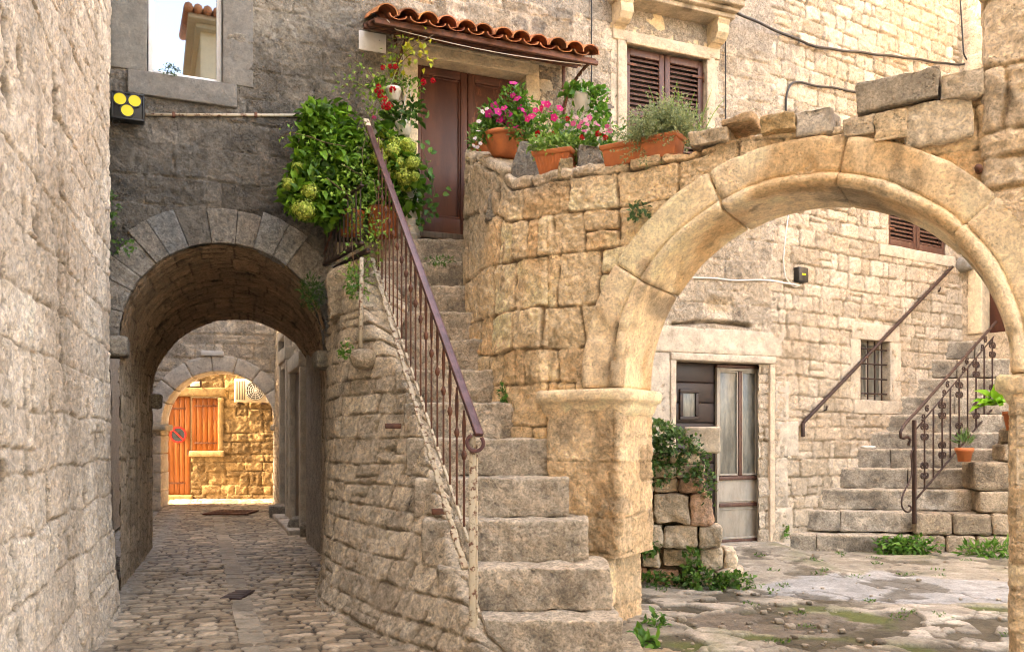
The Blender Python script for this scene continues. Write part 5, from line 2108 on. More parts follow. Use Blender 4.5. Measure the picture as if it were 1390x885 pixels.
def build_wall_things():
    # lamp box with three yellow lenses
    w = -.16
    a0, z1 = F.tz(151, 123, w)
    a1, z0 = F.tz(196, 166, w)
    t = thing('spotlight_box', 'black square lamp box with three round yellow lenses in the dark wall corner', 'lamp', F.pt((a0 + a1) / 2, z0, -.08))
    g = G(F.xf)
    g.box((a0, w, z0), (a1, -.05, z1), .012)
    g.build('housing', M['black'], t)
    g = G(F.xf)
    for (p0, p1, q0, q1) in ((a0, a1, z1 - .018, z1), (a0, a1, z0, z0 + .018), (a0, a0 + .018, z0 + .018, z1 - .018), (a1 - .018, a1, z0 + .018, z1 - .018)):
        g.box((p0, w - .014, q0), (p1, w - .001, q1), .004)
    g.build('bezel', M['black'], t)
    nr = np.array((F.nx, F.ny, 0))
    for px, py in ((163, 135), (183, 138), (173, 151)):
        s, z = F.tz(px, py, w)
        g = G()
        g.disc(F.pt(s, z, w - .002), nr, .056, 24, .012)
        g.build('lens', M['yellow'], t, smooth=False)
        g = G()
        g.disc(F.pt(s, z, w - .002), nr, .066, 24, .016, r0=.056)
        g.build('lens_ring', M['black'], t, smooth=False)
    g = G(F.xf)
    s, z = F.tz(157, 167, -.1)
    g.tube([(s + .03 * math.cos(a), -.12, z + .03 * math.sin(a)) for a in np.linspace(0, 6, 14)], .006, 5)
    g.box((a0 + .06, -.06, z0 + .06), (a1 - .06, .03, z1 - .06), .005)
    g.build('bracket', M['black'], t)
    # conduit
    g = G(F.xf)
    s0, z0 = F.tz(197, 156, -.04)
    s1, z1 = F.tz(440, 156, -.04)
    z1 = z0 + (z1 - z0) * .5
    g.tube([(s0, -.04, z0), (s1, -.04, F.tz(440, 157, -.04)[1])], .016, 8)
    cd = thing('conduit_pipe', 'thin pale metal conduit running from the lamp box to the hydrangeas', 'pipe', F.pt(s0, z0, -.04))
    g.build('pipe', M['rustpale'], cd)
    for k in (.15, .6):
        g = G(F.xf)
        x = s0 + (s1 - s0) * k
        z = z0 + (F.tz(440, 157, -.04)[1] - z0) * k
        g.box((x - .015, -.062, z - .025), (x + .015, .02, z + .025), .005)
        g.build('clip', M['rust'], cd)

    def cable(name, pts, r, mat, lab, pl, w=-.05, clips=0):
        q = [(pl.tz(x, y, w)[0], w, pl.tz(x, y, w)[1]) for x, y in pts]
        q = np.array(q)
        d = np.concatenate([[0], np.cumsum(np.linalg.norm(np.diff(q, axis=0), axis=1))])
        u = np.linspace(0, d[-1], 60)
        qq = np.stack([np.interp(u, d, q[:, k]) for k in range(3)], 1)
        k5 = np.ones(5) / 5
        qq[2:-2] = np.stack([np.convolve(qq[:, k], k5, 'valid') for k in range(3)], 1)
        qq[:, 2] += .006 * np.sin(u * 9)
        g = G(pl.xf)
        g.tube(qq, r, 6)
        return tag(g.build(name, mat), lab, 'cable', 'cables on the house walls')
    cable('cable', [(963, -2), (1000, 18), (1060, 45), (1110, 65), (1180, 73), (1240, 80), (1290, 88), (1312, 88), (1330, 78)], .017, M['cable'], 'thick black cable sagging across the pale wall at the upper right', C, -.06)
    cable('cable', [(1303, -4), (1306, 40), (1308, 75), (1314, 84), (1328, 80)], .013, M['cable'], 'black cable hanging straight down the corner by the tall right pier', C, -.1)
    cable('cable', [(1067, 180), (1067, 130), (1072, 114), (1085, 112), (1110, 117), (1140, 121), (1170, 127)], .015, M['cable'], 'short bent black cable rising behind the crown of the arch', C, -.05)
    cable('cable', [(985, 22), (985, 100), (985, 172)], .008, M['cable'], 'thin black wire running straight down right of the shuttered window', F, -.05)
    cable('cable', [(803, -4), (803, 60), (803, 130)], .008, M['cable'], 'thin black wire behind the hanging pot of trailing ivy', F, -.05)
    cable('cable', [(1072, 280), (1066, 320), (1063, 355), (1066, 378), (1078, 390), (1088, 386)], .011, M['whitecable'], 'white cable dropping from the arch to the black junction box', C, -.03)
    cable('cable', [(890, 372), (935, 376), (990, 380), (1050, 381), (1070, 385), (1085, 388)], .011, M['whitecable'], 'white cable running level along the wall to the junction box', F, -.04)
    s0, z0 = C.tz(1083, 382, -.08)
    s1, z1 = C.tz(1096, 364, -.08)
    t = thing('junction_box', 'little black junction box with a yellow sticker on the pale courtyard wall', 'junction box', C.pt(s0, z0))
    g = G(C.xf)
    g.box((s0, -.10, z0), (s1, .03, z1), .012)
    g.build('box', M['black'], t)
    g = G(C.xf)
    g.box((s0 + .06, -.1025, z0 + .09), (s1 - .055, -.099, z1 - .085), .001)
    g.build('sticker', M['yellow'], t)
    # white stone plate left of the canopy
    s0, z0 = F.tz(487, 67, -.03)
    s1, z1 = F.tz(524, 48, -.03)
    g = G(F.xf)
    g.box((s0, -.036, z0), (s1, .02, z1), .004)
    tag(g.build('wall_plate', M['white']), 'small blank cream plate on the wall left of the canopy', 'plate')
    s, z = A.tz(1328, 228, -.05)
    g = G(A.xf)
    g.tube([(s, .05, z), (s, -.06, z)], .022, 10)
    tag(g.build('iron_bolt', M['rust']), 'rusty iron bolt end in the tall right pier', 'bolt')


def build_back_house():
    """the house across the lane behind the camera, seen mirrored in the left window"""
    def refl(px, py, dist):
        s, z = F.tz(px, py, .1)
        p = F.pt(s, z, .1)
        d = np.array(((px - CX) / FPX, 1, (HY - py) / FPX))
        n = np.array((F.nx, F.ny, 0))
        r = d - 2 * np.dot(d, n) * n
        r = r / np.hypot(r[0], r[1])
        return p + r * dist
    c0 = refl(272, 60, 13)
    ze = refl(275, 36, 13)[2]
    t = thing('tiled_house', 'pale yellow house with tiled eaves mirrored in the window above the lamp box', 'house', (c0[0], c0[1], 0))
    q0, q1 = refl(270, 60, 13), refl(270, 60, 20)
    a = np.array((q1[0] - q0[0], q1[1] - q0[1]))
    a /= np.linalg.norm(a)
    th = math.radians(-3)
    a = np.array((a[0] * math.cos(th) - a[1] * math.sin(th), a[0] * math.sin(th) + a[1] * math.cos(th)))
    b = np.array((-a[1], a[0]))

    def xf(V):
        V = np.asarray(V, float)
        return np.concatenate([c0[:2] + V[:, :1] * b + V[:, 1:2] * a, V[:, 2:]], 1)
    g = G(xf)
    g.box((0, 0, 0), (6, 7, ze - .02), .02, (.92, .74, .48))
    g.build('wall', M['plaster'], t)
    g = G(xf)
    g.box((-.30, -.42, ze - .02), (6.3, 7.3, ze + .10), .02, (.70, .55, .36))
    g.box((-.12, -.2, ze - .14), (6.1, 7.1, ze - .021), .02, (.74, .60, .40))
    g.build('cornice', M['plaster'], t)
    g = G(xf)
    for k in range(30):
        xx = -.3 + k * .22
        g.tube([(xx, -.55, ze + .16), (xx, 3, ze + 1.0)], .11, 8, (1, 1, 1))
    g.build('roof', M['rooftile'], t)
# ------------------------------------------------------------------ plants
def norm(v):
    return v / (np.linalg.norm(v, axis=-1, keepdims=True) + 1e-9)


def leaves(g, pos, axis, nrm, L, W, col, fold=.25, droop=.15, big=False):
    n = len(pos)
    x = norm(axis)
    s = norm(np.cross(nrm, x))
    u = np.cross(x, s)
    L = np.broadcast_to(np.asarray(L, float), (n,))[:, None]
    W = np.broadcast_to(np.asarray(W, float), (n,))[:, None]
    if not big:
        b = pos
        t = pos + x * L - u * L * droop
        m = pos + x * L * .5
        l = pos + x * L * .42 + s * W * .5 + u * W * fold
        r = pos + x * L * .42 - s * W * .5 + u * W * fold
        V = np.stack([b, r, t, l, m], 1).reshape(-1, 3)
        T = np.array([(0, 1, 4), (1, 2, 4), (4, 2, 3), (0, 4, 3)])
        k = 5
    else:
        b = pos
        m1 = pos + x * L * .34 - u * L * droop * .05
        m2 = pos + x * L * .70 - u * L * droop * .4
        t = pos + x * L - u * L * droop
        l1 = pos + x * L * .26 + s * W * .44 + u * W * fold
        r1 = pos + x * L * .26 - s * W * .44 + u * W * fold
        l2 = pos + x * L * .64 + s * W * .42 + u * (W * fold - L * droop * .35)
        r2 = pos + x * L * .64 - s * W * .42 + u * (W * fold - L * droop * .35)
        V = np.stack([b, r1, r2, t, l2, l1, m1, m2], 1).reshape(-1, 3)
        T = np.array([(0, 1, 6), (0, 6, 5), (1, 2, 7), (1, 7, 6), (6, 7, 4), (6, 4, 5), (2, 3, 7), (7, 3, 4)])
        k = 8
    TT = (T[None] + (np.arange(n) * k)[:, None, None]).reshape(-1, 3)
    C = np.repeat(np.asarray(col, float), k, axis=0)
    g.add(V, None, TT, C)


def leafcol(n, a, b, rng, var=.25):
    k = rng.random(n)[:, None] ** 1.2
    c = np.array(a) + (np.array(b) - np.array(a)) * k
    return np.clip(c * (1 + var * (rng.random((n, 1)) - .5)), .003, .9)


def bush(g, blobs, n, L, W, a, b, seed, big=False, up=.35, fill=.35, droop=.18, lump=.25, spread=.6):
    rng = np.random.default_rng(seed)
    blobs = [(np.asarray(c, float), np.asarray(r, float) * np.ones(3)) for c, r in blobs]
    vol = np.array([np.prod(r) ** .67 for c, r in blobs])
    which = rng.choice(len(blobs), n, p=vol / vol.sum())
    c = np.stack([blobs[i][0] for i in which])
    r = np.stack([blobs[i][1] for i in which])
    d = norm(rng.normal(size=(n, 3)))
    rad = fill + (1 - fill) * rng.random(n) ** .5
    rad *= 1 + lump * vn(d * 2.2 + which[:, None] * 3.1, seed)
    pos = c + d * r * rad[:, None]
    ax = norm(d * .8 + rng.normal(size=(n, 3)) * spread + np.array((0, 0, up * .4)))
    nr = norm(d * .6 + np.array((0, 0, .8)) + rng.normal(size=(n, 3)) * .35)
    LL = L * (.65 + .7 * rng.random(n))
    leaves(g, pos, ax, nr, LL, LL * W / L, leafcol(n, a, b, rng), big=big, droop=droop)
    return pos


def stems(g, base, tips, r=.004, seed=0, sag=.0):
    rng = np.random.default_rng(seed)
    for tpt in tips:
        b = np.asarray(base, float) + rng.normal(size=3) * .02
        u = np.linspace(0, 1, 6)[:, None]
        mid = np.array((0, 0, .12 + sag)) * np.linalg.norm(tpt - b)
        q = b * (1 - u) + tpt * u + 4 * u * (1 - u) * mid * .5
        g.tube(q, np.linspace(r, r * .5, 6), 5)


_fl = {}


def flower_mesh(kind, col, eye, size):
    key = (kind, col, size)
    if key in _fl:
        return _fl[key]
    g = G()
    if kind == 'five':
        for k in range(5):
            a = k / 5 * 2 * math.pi
            x = np.array((math.cos(a), math.sin(a), .12))
            leaves(g, np.zeros((1, 3)), x[None], np.array(((0, 0, 1.0),)), size * .55, size * .55, np.array((col,)), fold=.02, droop=.12, big=True)
        g.disc((0, 0, .003), (0, 0, 1), size * .07, 8, .003, eye)
    else:
        rng = np.random.default_rng(5)
        n = 34
        d = norm(rng.normal(size=(n, 3)) + np.array((0, 0, .6)))
        leaves(g, d * size * .18, norm(d + rng.normal(size=(n, 3)) * .4), norm(rng.normal(size=(n, 3))), size * .32, size * .3, leafcol(n, col, tuple(c * .7 for c in col), rng), big=False)
    V, T, C = np.concatenate(g.V), np.concatenate(g.T), np.concatenate(g.C)
    Q = np.concatenate(g.Q) if g.Q else None
    o = mk('blossom', V, Q, T, C, M['petal'])
    me = o.data
    bpy.data.objects.remove(o)
    _fl[key] = me
    return me


def blossoms(parent, kind, col, eye, size, pts, dirs):
    me = flower_mesh(kind, col, eye, size)
    for p, d in zip(pts, dirs):
        o = bpy.data.objects.new('blossom', me)
        COLL.objects.link(o)
        o.parent = parent
        o.location = Vector(p) - parent.location
        o.rotation_mode = 'QUATERNION'
        o.rotation_quaternion = Vector(d).to_track_quat('Z', 'Y')
        s = .8 + .4 * random.random()
        o.scale = (s, s, s)


def camdirs(n, rng, tilt=.5):
    return norm(np.array((0, -1, .35)) + rng.normal(size=(n, 3)) * tilt)


GREEN_D, GREEN_M, GREEN_L = (.03, .085, .012), (.075, .19, .022), (.19, .36, .04)


def hyd_head(t, c, r, seed, lime=True):
    rng = np.random.default_rng(seed)
    n = 300
    d = norm(rng.normal(size=(n, 3)))
    g = G()
    ca, cb = ((.24, .36, .035), (.70, .74, .19)) if lime else ((.2, .34, .05), (.5, .55, .1))
    for k in range(4):
        a = k * math.pi / 2
        tz = norm(np.cross(d, np.array((.3, .2, 1.0))))
        bz = np.cross(d, tz)
        ang = rng.random((n, 1)) * .6 + a
        x = tz * np.cos(ang) + bz * np.sin(ang) + d * .15
        pos = c + d * (np.array((r, r, r * .88)) * (.66 + .38 * rng.random((n, 1))) * (1 + .25 * vn(d * 3 + seed, 2))[:, None])
        leaves(g, pos, x, d, r * .24, r * .17, leafcol(n, ca, cb, rng, .7), fold=.15, droop=.1)
    g.build('flower_head', M['petal'], t)


def build_plants():
    rng = np.random.default_rng(3)
    # --------------------------------------------------- hydrangea hanging over the landing railing
    Y = 8.45
    c = P(462, 225, Y)
    t = thing('hydrangea', 'large leafy hydrangea with lime green flower heads spilling over the landing railing', 'plant', (c[0] + .05, Y + .25, 3.68))
    g = G()
    g.lathe([(.02, 3.68), (.11, 3.68), (.15, 3.9), (.16, 3.92), (.14, 3.92), (.12, 3.88), (.01, 3.87)], (c[0] + .05, Y + .25, 0), 24)
    g.build('pot', M['terracotta'], t)
    g = G()
    bl = [(P(450, 175, 8.7), (.27, .2, .24)), (P(437, 215, Y), (.28, .26, .28)), (P(468, 205, 8.72), (.22, .18, .3)), (P(425, 255, Y - .1), (.24, .22, .25)),
          (P(462, 255, 8.7), (.2, .2, .28)), (P(410, 270, Y - .15), (.16, .16, .17)), (P(450, 285, Y), (.18, .18, .18)), (P(430, 165, Y), (.17, .2, .16))]
    bush(g, bl, 2100, .105, .062, GREEN_D, (.20, .42, .04), 21, big=True, fill=.45, droop=.3, lump=.4)
    g.build('foliage', M['leaf'], t)
    g = G()
    stems(g, (c[0] + .05, Y + .25, 3.86), [b[0] for b in bl], .008, 1)
    g.build('stems', M['twig'], t)
    for i, (px, py, r) in enumerate(((392, 250, .085), (420, 260, .092), (413, 285, .088), (404, 228, .07), (402, 283, .06))):
        hyd_head(t, P(px, py, Y - .27), r * (.8 + .2 * (i % 3)), 30 + i)
    # second hydrangea by the door
    Y = 8.75
    c = P(520, 285, Y)
    t = thing('hydrangea', 'smaller hydrangea with a crowd of yellow green flower heads beside the brown door', 'plant', (c[0], Y, 3.68))
    g = G()
    g.lathe([(.02, 3.68), (.15, 3.68), (.16, 3.93), (.17, 3.93), (.17, 3.97), (.155, 3.97), (.14, 3.92), (.01, 3.91)], (c[0], Y, 0), 24)
    g.build('pot', M['terracotta'], t)
    g = G()
    bl = [(P(535, 225, Y), (.22, .2, .22)), (P(550, 260, Y), (.17, .2, .2)), (P(520, 245, Y), (.2, .2, .2)), (P(525, 195, Y), (.16, .2, .15))]
    bl.append((P(522, 272, Y - .05), (.2, .16, .13)))
    bush(g, bl, 700, .11, .07, GREEN_D, (.14, .32, .03), 22, big=True, fill=.3, droop=.25)
    g.build('foliage', M['leaf'], t)
    g = G()
    stems(g, (c[0], Y, 4.0), [b[0] for b in bl], .007, 2)
    g.build('stems', M['twig'], t)
    for i, (px, py, r) in enumerate(((523, 182, .075), (512, 197, .08), (531, 205, .085), (553, 200, .085), (543, 222, .09), (560, 222, .085), (528, 232, .08), (548, 240, .085), (563, 240, .07), (551, 253, .078), (536, 195, .07), (515, 215, .075))):
        hyd_head(t, P(px, py, Y - .10 - .05 * (i % 3)), r * (.78 + .14 * (i % 4)), 50 + i)
    # grey white tall pot below it
    g = G()
    c = P(552, 290, 9.0)
    g.lathe([(.01, 3.67), (.12, 3.67), (.15, 3.9), (.165, 4.22), (.18, 4.22), (.18, 4.27), (.16, 4.27), (.15, 4.2), (.01, 4.19)], (c[0], 9.05, 0), 26)
    tall = thing('tall_pot', 'tall grey white ribbed pot with dark leaves standing at the left door jamb', 'pot', (c[0], 9.05, 3.67))
    for k in range(5):
        g.lathe([(.135 + .008 * k, 3.74 + k * .09), (.148 + .008 * k, 3.75 + k * .09), (.136 + .008 * k, 3.77 + k * .09)], (c[0], 9.05, 0), 26)
    g.build('pot', M['white'], tall)
    g = G()
    bush(g, [((c[0], 9.02, 4.33), (.13, .13, .1))], 60, .10, .06, GREEN_D, GREEN_M, 23, big=True)
    g.build('foliage', M['leaf'], tall)

    # --------------------------------------------------- thin climbing rose on the railing and the canopy bracket
    t = thing('climbing_rose', 'thin climbing rose with pale small leaves winding up railing and canopy bracket', 'climbing plant', P(500, 350, 8.3))
    g = G()
    gl = G()
    rr = np.random.default_rng(9)
    lines = [[(498, 350, 8.3), (488, 300, 8.3), (490, 250, 8.35), (492, 205, 8.5), (512, 140, 8.65), (530, 90, 8.7), (545, 55, 8.7)],
             [(505, 330, 8.2), (485, 290, 8.1), (470, 262, 8.0), (445, 240, 7.95)], [(500, 300, 8.2), (512, 270, 8.2), (508, 245, 8.3)],
             [(520, 150, 8.6), (500, 120, 8.6), (478, 108, 8.6), (462, 118, 8.6)], [(515, 130, 8.5), (495, 90, 8.5), (482, 82, 8.5)],
             [(530, 90, 8.7), (560, 62, 8.6), (590, 48, 8.6)], [(530, 100, 8.7), (560, 72, 8.6), (575, 85, 8.6), (582, 75, 8.6)],
             [(500, 350, 8.2), (490, 372, 8.1), (485, 400, 8.0), (478, 330, 8.0)], [(470, 200, 8.1), (430, 190, 8.1), (395, 180, 8.1), (378, 190, 8.15)], [(500, 240, 8.3), (480, 235, 8.2), (462, 222, 8.1)], [(500, 340, 8.0), (515, 320, 8.0), (505, 290, 8.0)]]
    for li, ln in enumerate(lines):
        q = np.array([P(*p) for p in ln])
        d = np.concatenate([[0], np.cumsum(np.linalg.norm(np.diff(q, axis=0), axis=1))])
        u = np.linspace(0, d[-1], max(8, int(d[-1] / .05)))
        qq = np.stack([np.interp(u, d, q[:, k]) for k in range(3)], 1)
        qq = qq + .02 * np.stack([vn(qq * 5 + k, li) for k in range(3)], 1)
        g.tube(qq, .0045, 5)
        n = int(d[-1] / (.0075 if li in (0, 1, 2, 3, 7, 9, 10) else .02))
        w = rr.random(n) * (len(qq) - 1.01)
        i0 = w.astype(int)
        base = qq[i0] + (qq[i0 + 1] - qq[i0]) * (w - i0)[:, None]
        off = rr.normal(size=(n, 3)) * np.array((.055, .05, .05))
        pos = base + off
        yel = li in (5, 6)
        leaves(gl, pos, norm(off + rr.normal(size=(n, 3)) * .03), norm(np.array((0, -.5, 1)) + rr.normal(size=(n, 3)) * .4), .05 if not yel else .07, .03 if not yel else .05,
               leafcol(n, (.30, .36, .03), (.6, .55, .06), rr) if yel else leafcol(n, (.12, .27, .03), (.36, .55, .09), rr))
    g.build('stems', M['twig'], t)
    gl.build('foliage', M['leaf'], t)
    # vine on the right of the tall pot, in front of the door
    t = thing('door_vine', 'sparse vine with heart shaped leaves hanging in front of the brown door leaf', 'climbing plant', P(578, 308, 8.95))
    g = G()
    gl = G()
    for li, ln in enumerate(([(576, 312, 8.95), (572, 270, 8.95), (580, 230, 8.95), (572, 190, 8.95)], [(580, 300, 8.9), (590, 260, 8.9), (578, 215, 8.9)], [(566, 305, 8.9), (570, 285, 8.9), (585, 270, 8.9)])):
        q = np.array([P(*p) for p in ln])
        d = np.linspace(0, len(q) - 1, 20)
        qq = np.stack([np.interp(d, range(len(q)), q[:, k]) for k in range(3)], 1)
        g.tube(qq, .004, 5)
        n = 20
        i0 = rr.integers(0, 20, n)
        off = rr.normal(size=(n, 3)) * np.array((.05, .03, .04))
        leaves(gl, qq[i0] + off, norm(off + np.array((0, 0, -.02))), norm(np.array((0, -1, .4)) + rr.normal(size=(n, 3)) * .3), .075, .06, leafcol(n, (.05, .15, .03), (.13, .3, .06), rr), big=True)
    g.build('stems', M['stem'], t)
    gl.build('foliage', M['leaf'], t)

    # --------------------------------------------------- hanging pots
    def hanging(px, py, Y, r, h, hook, lab, seed, red):
        c = P(px, py, Y)
        t = thing('hanging_pot', lab, 'hanging pot', c)
        g = G()
        z = c[2]
        g.lathe([(.005, z), (r * .62, z), (r * .92, z + h * .75), (r, z + h * .78), (r, z + h), (r * .92, z + h), (r * .85, z + h * .8), (.005, z + h * .78)], (c[0], c[1], 0), 26)
        g.build('pot', M['white'], t)
        g = G()
        for a in (0.3, 2.4, 4.5):
            g.tube([c + np.array((r * math.cos(a), r * math.sin(a), h)), np.asarray(hook)], .003, 4)
        g.build('hanger', M['whitecable'], t)
        return t, c
    t, c = hanging(534, 137, 8.75, .085, .13, P(548, 72, 8.75), 'white hanging pot with trailing stems and dark red flowers beside the door', 1, True)
    g = G()
    bush(g, [(c + np.array((0, 0.02, .22)), (.17, .11, .09)), (c + np.array((.2, 0, .14)), (.13, .1, .07)), (c + np.array((-.17, -.0, .12)), (.08, .1, .1))], 260, .045, .03, (.06, .16, .02), (.24, .40, .07), 61)
    g.build('foliage', M['leaf'], t)
    rr2 = np.random.default_rng(14)
    pts = [P(x, y, 8.5) for x, y in ((514, 118), (518, 125), (512, 124), (523, 134), (520, 139), (516, 130), (533, 122), (526, 146), (529, 143), (521, 145), (575, 112), (588, 110), (520, 92), (530, 91), (537, 91))]
    blossoms(t, 'ball', (.60, .012, .03), (.5, .3, .05), .075, pts, camdirs(len(pts), rr2))
    t, c = hanging(548, 185, 8.8, .095, .14, P(556, 110, 8.8), 'lower white pot with dark green leaves hanging at the left door jamb', 2, False)
    g = G()
    bush(g, [(c + np.array((0, 0, .22)), (.16, .13, .12)), (c + np.array((.12, 0, .26)), (.1, .1, .1)), (c + np.array((-.12, 0, .2)), (.1, .1, .1))], 130, .085, .05, GREEN_D, (.09, .2, .04), 62, big=True)
    g.build('foliage', M['leaf'], t)
    pts = [P(x, y, 8.6) for x, y in ((508, 160), (500, 178))]
    blossoms(t, 'ball', (.62, .05, .25), (.5, .3, .05), .045, pts, camdirs(2, rr2))
    t, c = hanging(791, 152, 9.55, .12, .2, P(792, 75, 9.55), 'white hanging pot with trailing ivy under the right end of the canopy', 3, False)
    g = G()
    bush(g, [(c + np.array((-.02, -.02, .22)), (.2, .14, .07)), (c + np.array((.17, -.05, .1)), (.1, .1, .16)), (c + np.array((.2, -.05, -.05)), (.08, .08, .12))], 190, .075, .065, (.05, .16, .02), (.16, .36, .05), 63, big=True)
    g.build('foliage', M['leaf'], t)

    # --------------------------------------------------- pots on the wall top
    def bowl(px, py_b, Y, r, h, name, lab, cat='potted plant'):
        c = P(px, py_b, Y)
        t = thing(name, lab, cat, c)
        g = G()
        z = c[2]
        prof = [(.01, 0), (.45, 0), (.62, .18), (.80, .5), (.92, .8), (1.0, .82), (1.03, .9), (1.0, 1.0), (.93, .98), (.88, .85), (.02, .8)]
        den = []
        for (a, b), (a2, b2) in zip(prof[:-1], prof[1:]):
            for k in range(3):
                den.append((a + (a2 - a) * k / 3, b + (b2 - b) * k / 3))
        den.append(prof[-1])
        pr = [(max(.002, (a + (.012 * math.sin(b * 60) if .1 < b < .75 and a > .4 else 0)) * r), z + b * h) for a, b in den]
        g.lathe(pr, (c[0], c[1], 0), 36)
        g.build('pot', M['terracotta'], t)
        return t, c
    t, c = bowl(686, 215, 7.72, .215, .21, 'flower_bowl', 'wide terracotta bowl of magenta flowers on the end of the wall before the door')
    g = G()
    bl = [(P(690, 165, 7.72), (.2, .2, .17)), (P(700, 140, 7.72), (.13, .13, .16)), (P(668, 160, 7.72), (.12, .16, .12)), (P(712, 170, 7.7), (.17, .16, .15)), (P(660, 178, 7.65), (.12, .1, .1))]
    bush(g, bl, 1500, .055, .027, (.035, .10, .014), (.13, .30, .035), 71, fill=.25)
    g.build('foliage', M['leaf'], t)
    g = G()
    stems(g, c + np.array((0, 0, .16)), [b[0] for b in bl], .004, 3)
    g.build('stems', M['stem'], t)
    pts = [(697, 113), (702, 134), (696, 130), (684, 147), (690, 155), (671, 144), (676, 152), (664, 155), (706, 146), (712, 150), (693, 168), (684, 162), (700, 172), (678, 163), (710, 162), (716, 155)]
    blossoms(t, 'five', (.56, .012, .19), (.7, .5, .2), .075, [P(x, y, 7.52 + .06 * (i % 3)) for i, (x, y) in enumerate(pts)], camdirs(len(pts), rr2))
    pts = [(655, 152), (649, 178), (652, 195), (650, 165), (661, 148)]
    blossoms(t, 'five', (.62, .55, .52), (.7, .3, .4), .042, [P(x, y, 7.5) for x, y in pts], camdirs(len(pts), rr2))
    # lower rim of a second bowl behind it
    t, c = bowl(662, 222, 8.25, .17, .17, 'flower_bowl', 'second terracotta bowl with small white flowers half hidden behind the big bowl')
    g = G()
    bush(g, [(P(655, 185, 8.25), (.13, .13, .12)), (P(648, 195, 8.2), (.08, .1, .1))], 300, .05, .022, (.07, .17, .03), (.2, .36, .08), 72)
    g.build('foliage', M['leaf'], t)
    blossoms(t, 'five', (.62, .56, .53), (.7, .3, .4), .04, [P(x, y, 8.05) for x, y in ((645, 188), (648, 200), (656, 190), (643, 198))], camdirs(4, rr2))

    # square planter
    def planter(name, c, ux, lx, ly, h, lab, tilt=0.0, ribs=True, taper=.78):
        t = thing(name, lab, 'planter', c)
        ux = norm(np.asarray(ux, float))
        uy = np.cross((0, 0, 1.0), ux)
        up = norm(np.array((0, 0, 1.0)) + uy * tilt)
        g = G()

        def wp(V):
            k = taper + (1 - taper) * (V[:, 2] / h)
            return np.asarray(c) + (V[:, :1] * k[:, None]) * ux + (V[:, 1:2] * k[:, None]) * uy + V[:, 2:] * up
        for (a, b) in (((-lx, -ly, 0), (lx, -ly + .018, h)), ((-lx, ly - .018, 0), (lx, ly, h)), ((-lx, -ly + .018, 0), (-lx + .018, ly - .018, h)), ((lx - .018, -ly + .018, 0), (lx, ly - .018, h)), ((-lx + .018, -ly + .018, 0), (lx - .018, ly - .018, .02))):
            V, Q, N = rblock(a, b, 1e9, .006)
            g.add(wp(V), Q)
        for (a, b) in (((-lx - .012, -ly - .012, h - .035), (lx + .012, -ly + .012, h + .006)), ((-lx - .012, ly - .012, h - .035), (lx + .012, ly + .012, h + .006)), ((-lx - .0115, -ly + .012, h - .0352), (-lx + .012, ly - .012, h + .0058)), ((lx - .012, -ly + .012, h - .0352), (lx + .0115, ly - .012, h + .0058))):
            V, Q, N = rblock(a, b, 1e9, .008)
            g.add(wp(V), Q)
        if ribs:
            n = max(5, int(lx * 2 / .034))
            for i in range(n):
                x = -lx + .02 + (2 * lx - .04) * (i + .5) / n
                V, Q, N = rblock((x - .006, -ly - .006, .015), (x + .006, -ly + .004, h - .045), 1e9, .003)
                g.add(wp(V), Q)
            for i in range(5):
                y = -ly + .02 + (2 * ly - .04) * (i + .5) / 5
                for sx in (-1, 1):
                    V, Q, N = rblock((sx * lx - .004, y - .006, .015), (sx * lx + .006 * sx, y + .006, h - .045), 1e9, .003)
                    g.add(wp(V), Q)
        g.build('pot', M['terracotta'], t)
        g = G()
        V, Q, N = rblock((-lx + .02, -ly + .02, h - .06), (lx - .02, ly - .02, h - .025), .05, .01)
        g.add(wp(V), Q, col=(.06, .045, .03))
        g.build('soil', M['soil'], t)
        return t
    c = P(753, 246, 6.96) + np.array((0.02, .05, 0))
    t = planter('square_planter', c, (.93, -.36, 0), .165, .12, .235, 'small ribbed orange planter with pale green plants sitting between grey stones', tilt=-.12, taper=.66)
    g = G()
    bush(g, [(c + np.array((0, -.02, .29)), (.23, .15, .10)), (c + np.array((-.12, -.03, .30)), (.12, .11, .09)), (c + np.array((.18, -.03, .25)), (.12, .11, .07))], 1000, .05, .022, (.12, .25, .04), (.36, .52, .13), 73, fill=.2)
    g.build('foliage', M['leaf'], t)
    # long planter with santolina
    c = P(876, 216, 6.36) + np.array((0, .12, 0))
    t = planter('long_planter', c, (A.dx, A.dy, 0), .315, .10, .165, 'long terracotta trough with a silvery green bushy herb on the arched wall', ribs=False, taper=.9)
    g = G()
    cc = P(898, 168, 6.40)
    rr3 = np.random.default_rng(15)
    bl = [(cc, (.22, .18, .15)), (cc + np.array((-.14, 0, -.06)), (.15, .14, .12)), (cc + np.array((.12, -.02, -.02)), (.16, .14, .14)), (cc + np.array((.02, 0, .07)), (.14, .13, .12))]
    n = 480
    wsel = rr3.integers(0, 4, n)
    b0 = np.stack([bl[i][0] for i in wsel]) + np.array((0, 0, -.10))
    d = norm(rr3.normal(size=(n, 3)) * np.array((1, 1, .7)) + np.array((0, -.1, .75)))
    L = .16 + .14 * rr3.random(n)
    for i in range(n):
        m = 9
        k = np.linspace(.15, 1, m)[:, None]
        pp = b0[i] + d[i] * L[i] * k
        lv = norm(rr3.normal(size=(m * 3, 3)) + d[i] * 1.3)
        leaves(g, np.repeat(pp, 3, 0), lv, norm(rr3.normal(size=(m * 3, 3))), .026, .009, leafcol(m * 3, (.20, .255, .11), (.42, .47, .25), rr3, .3))
    g.build('foliage', M['leaf'], t)
    g = G()
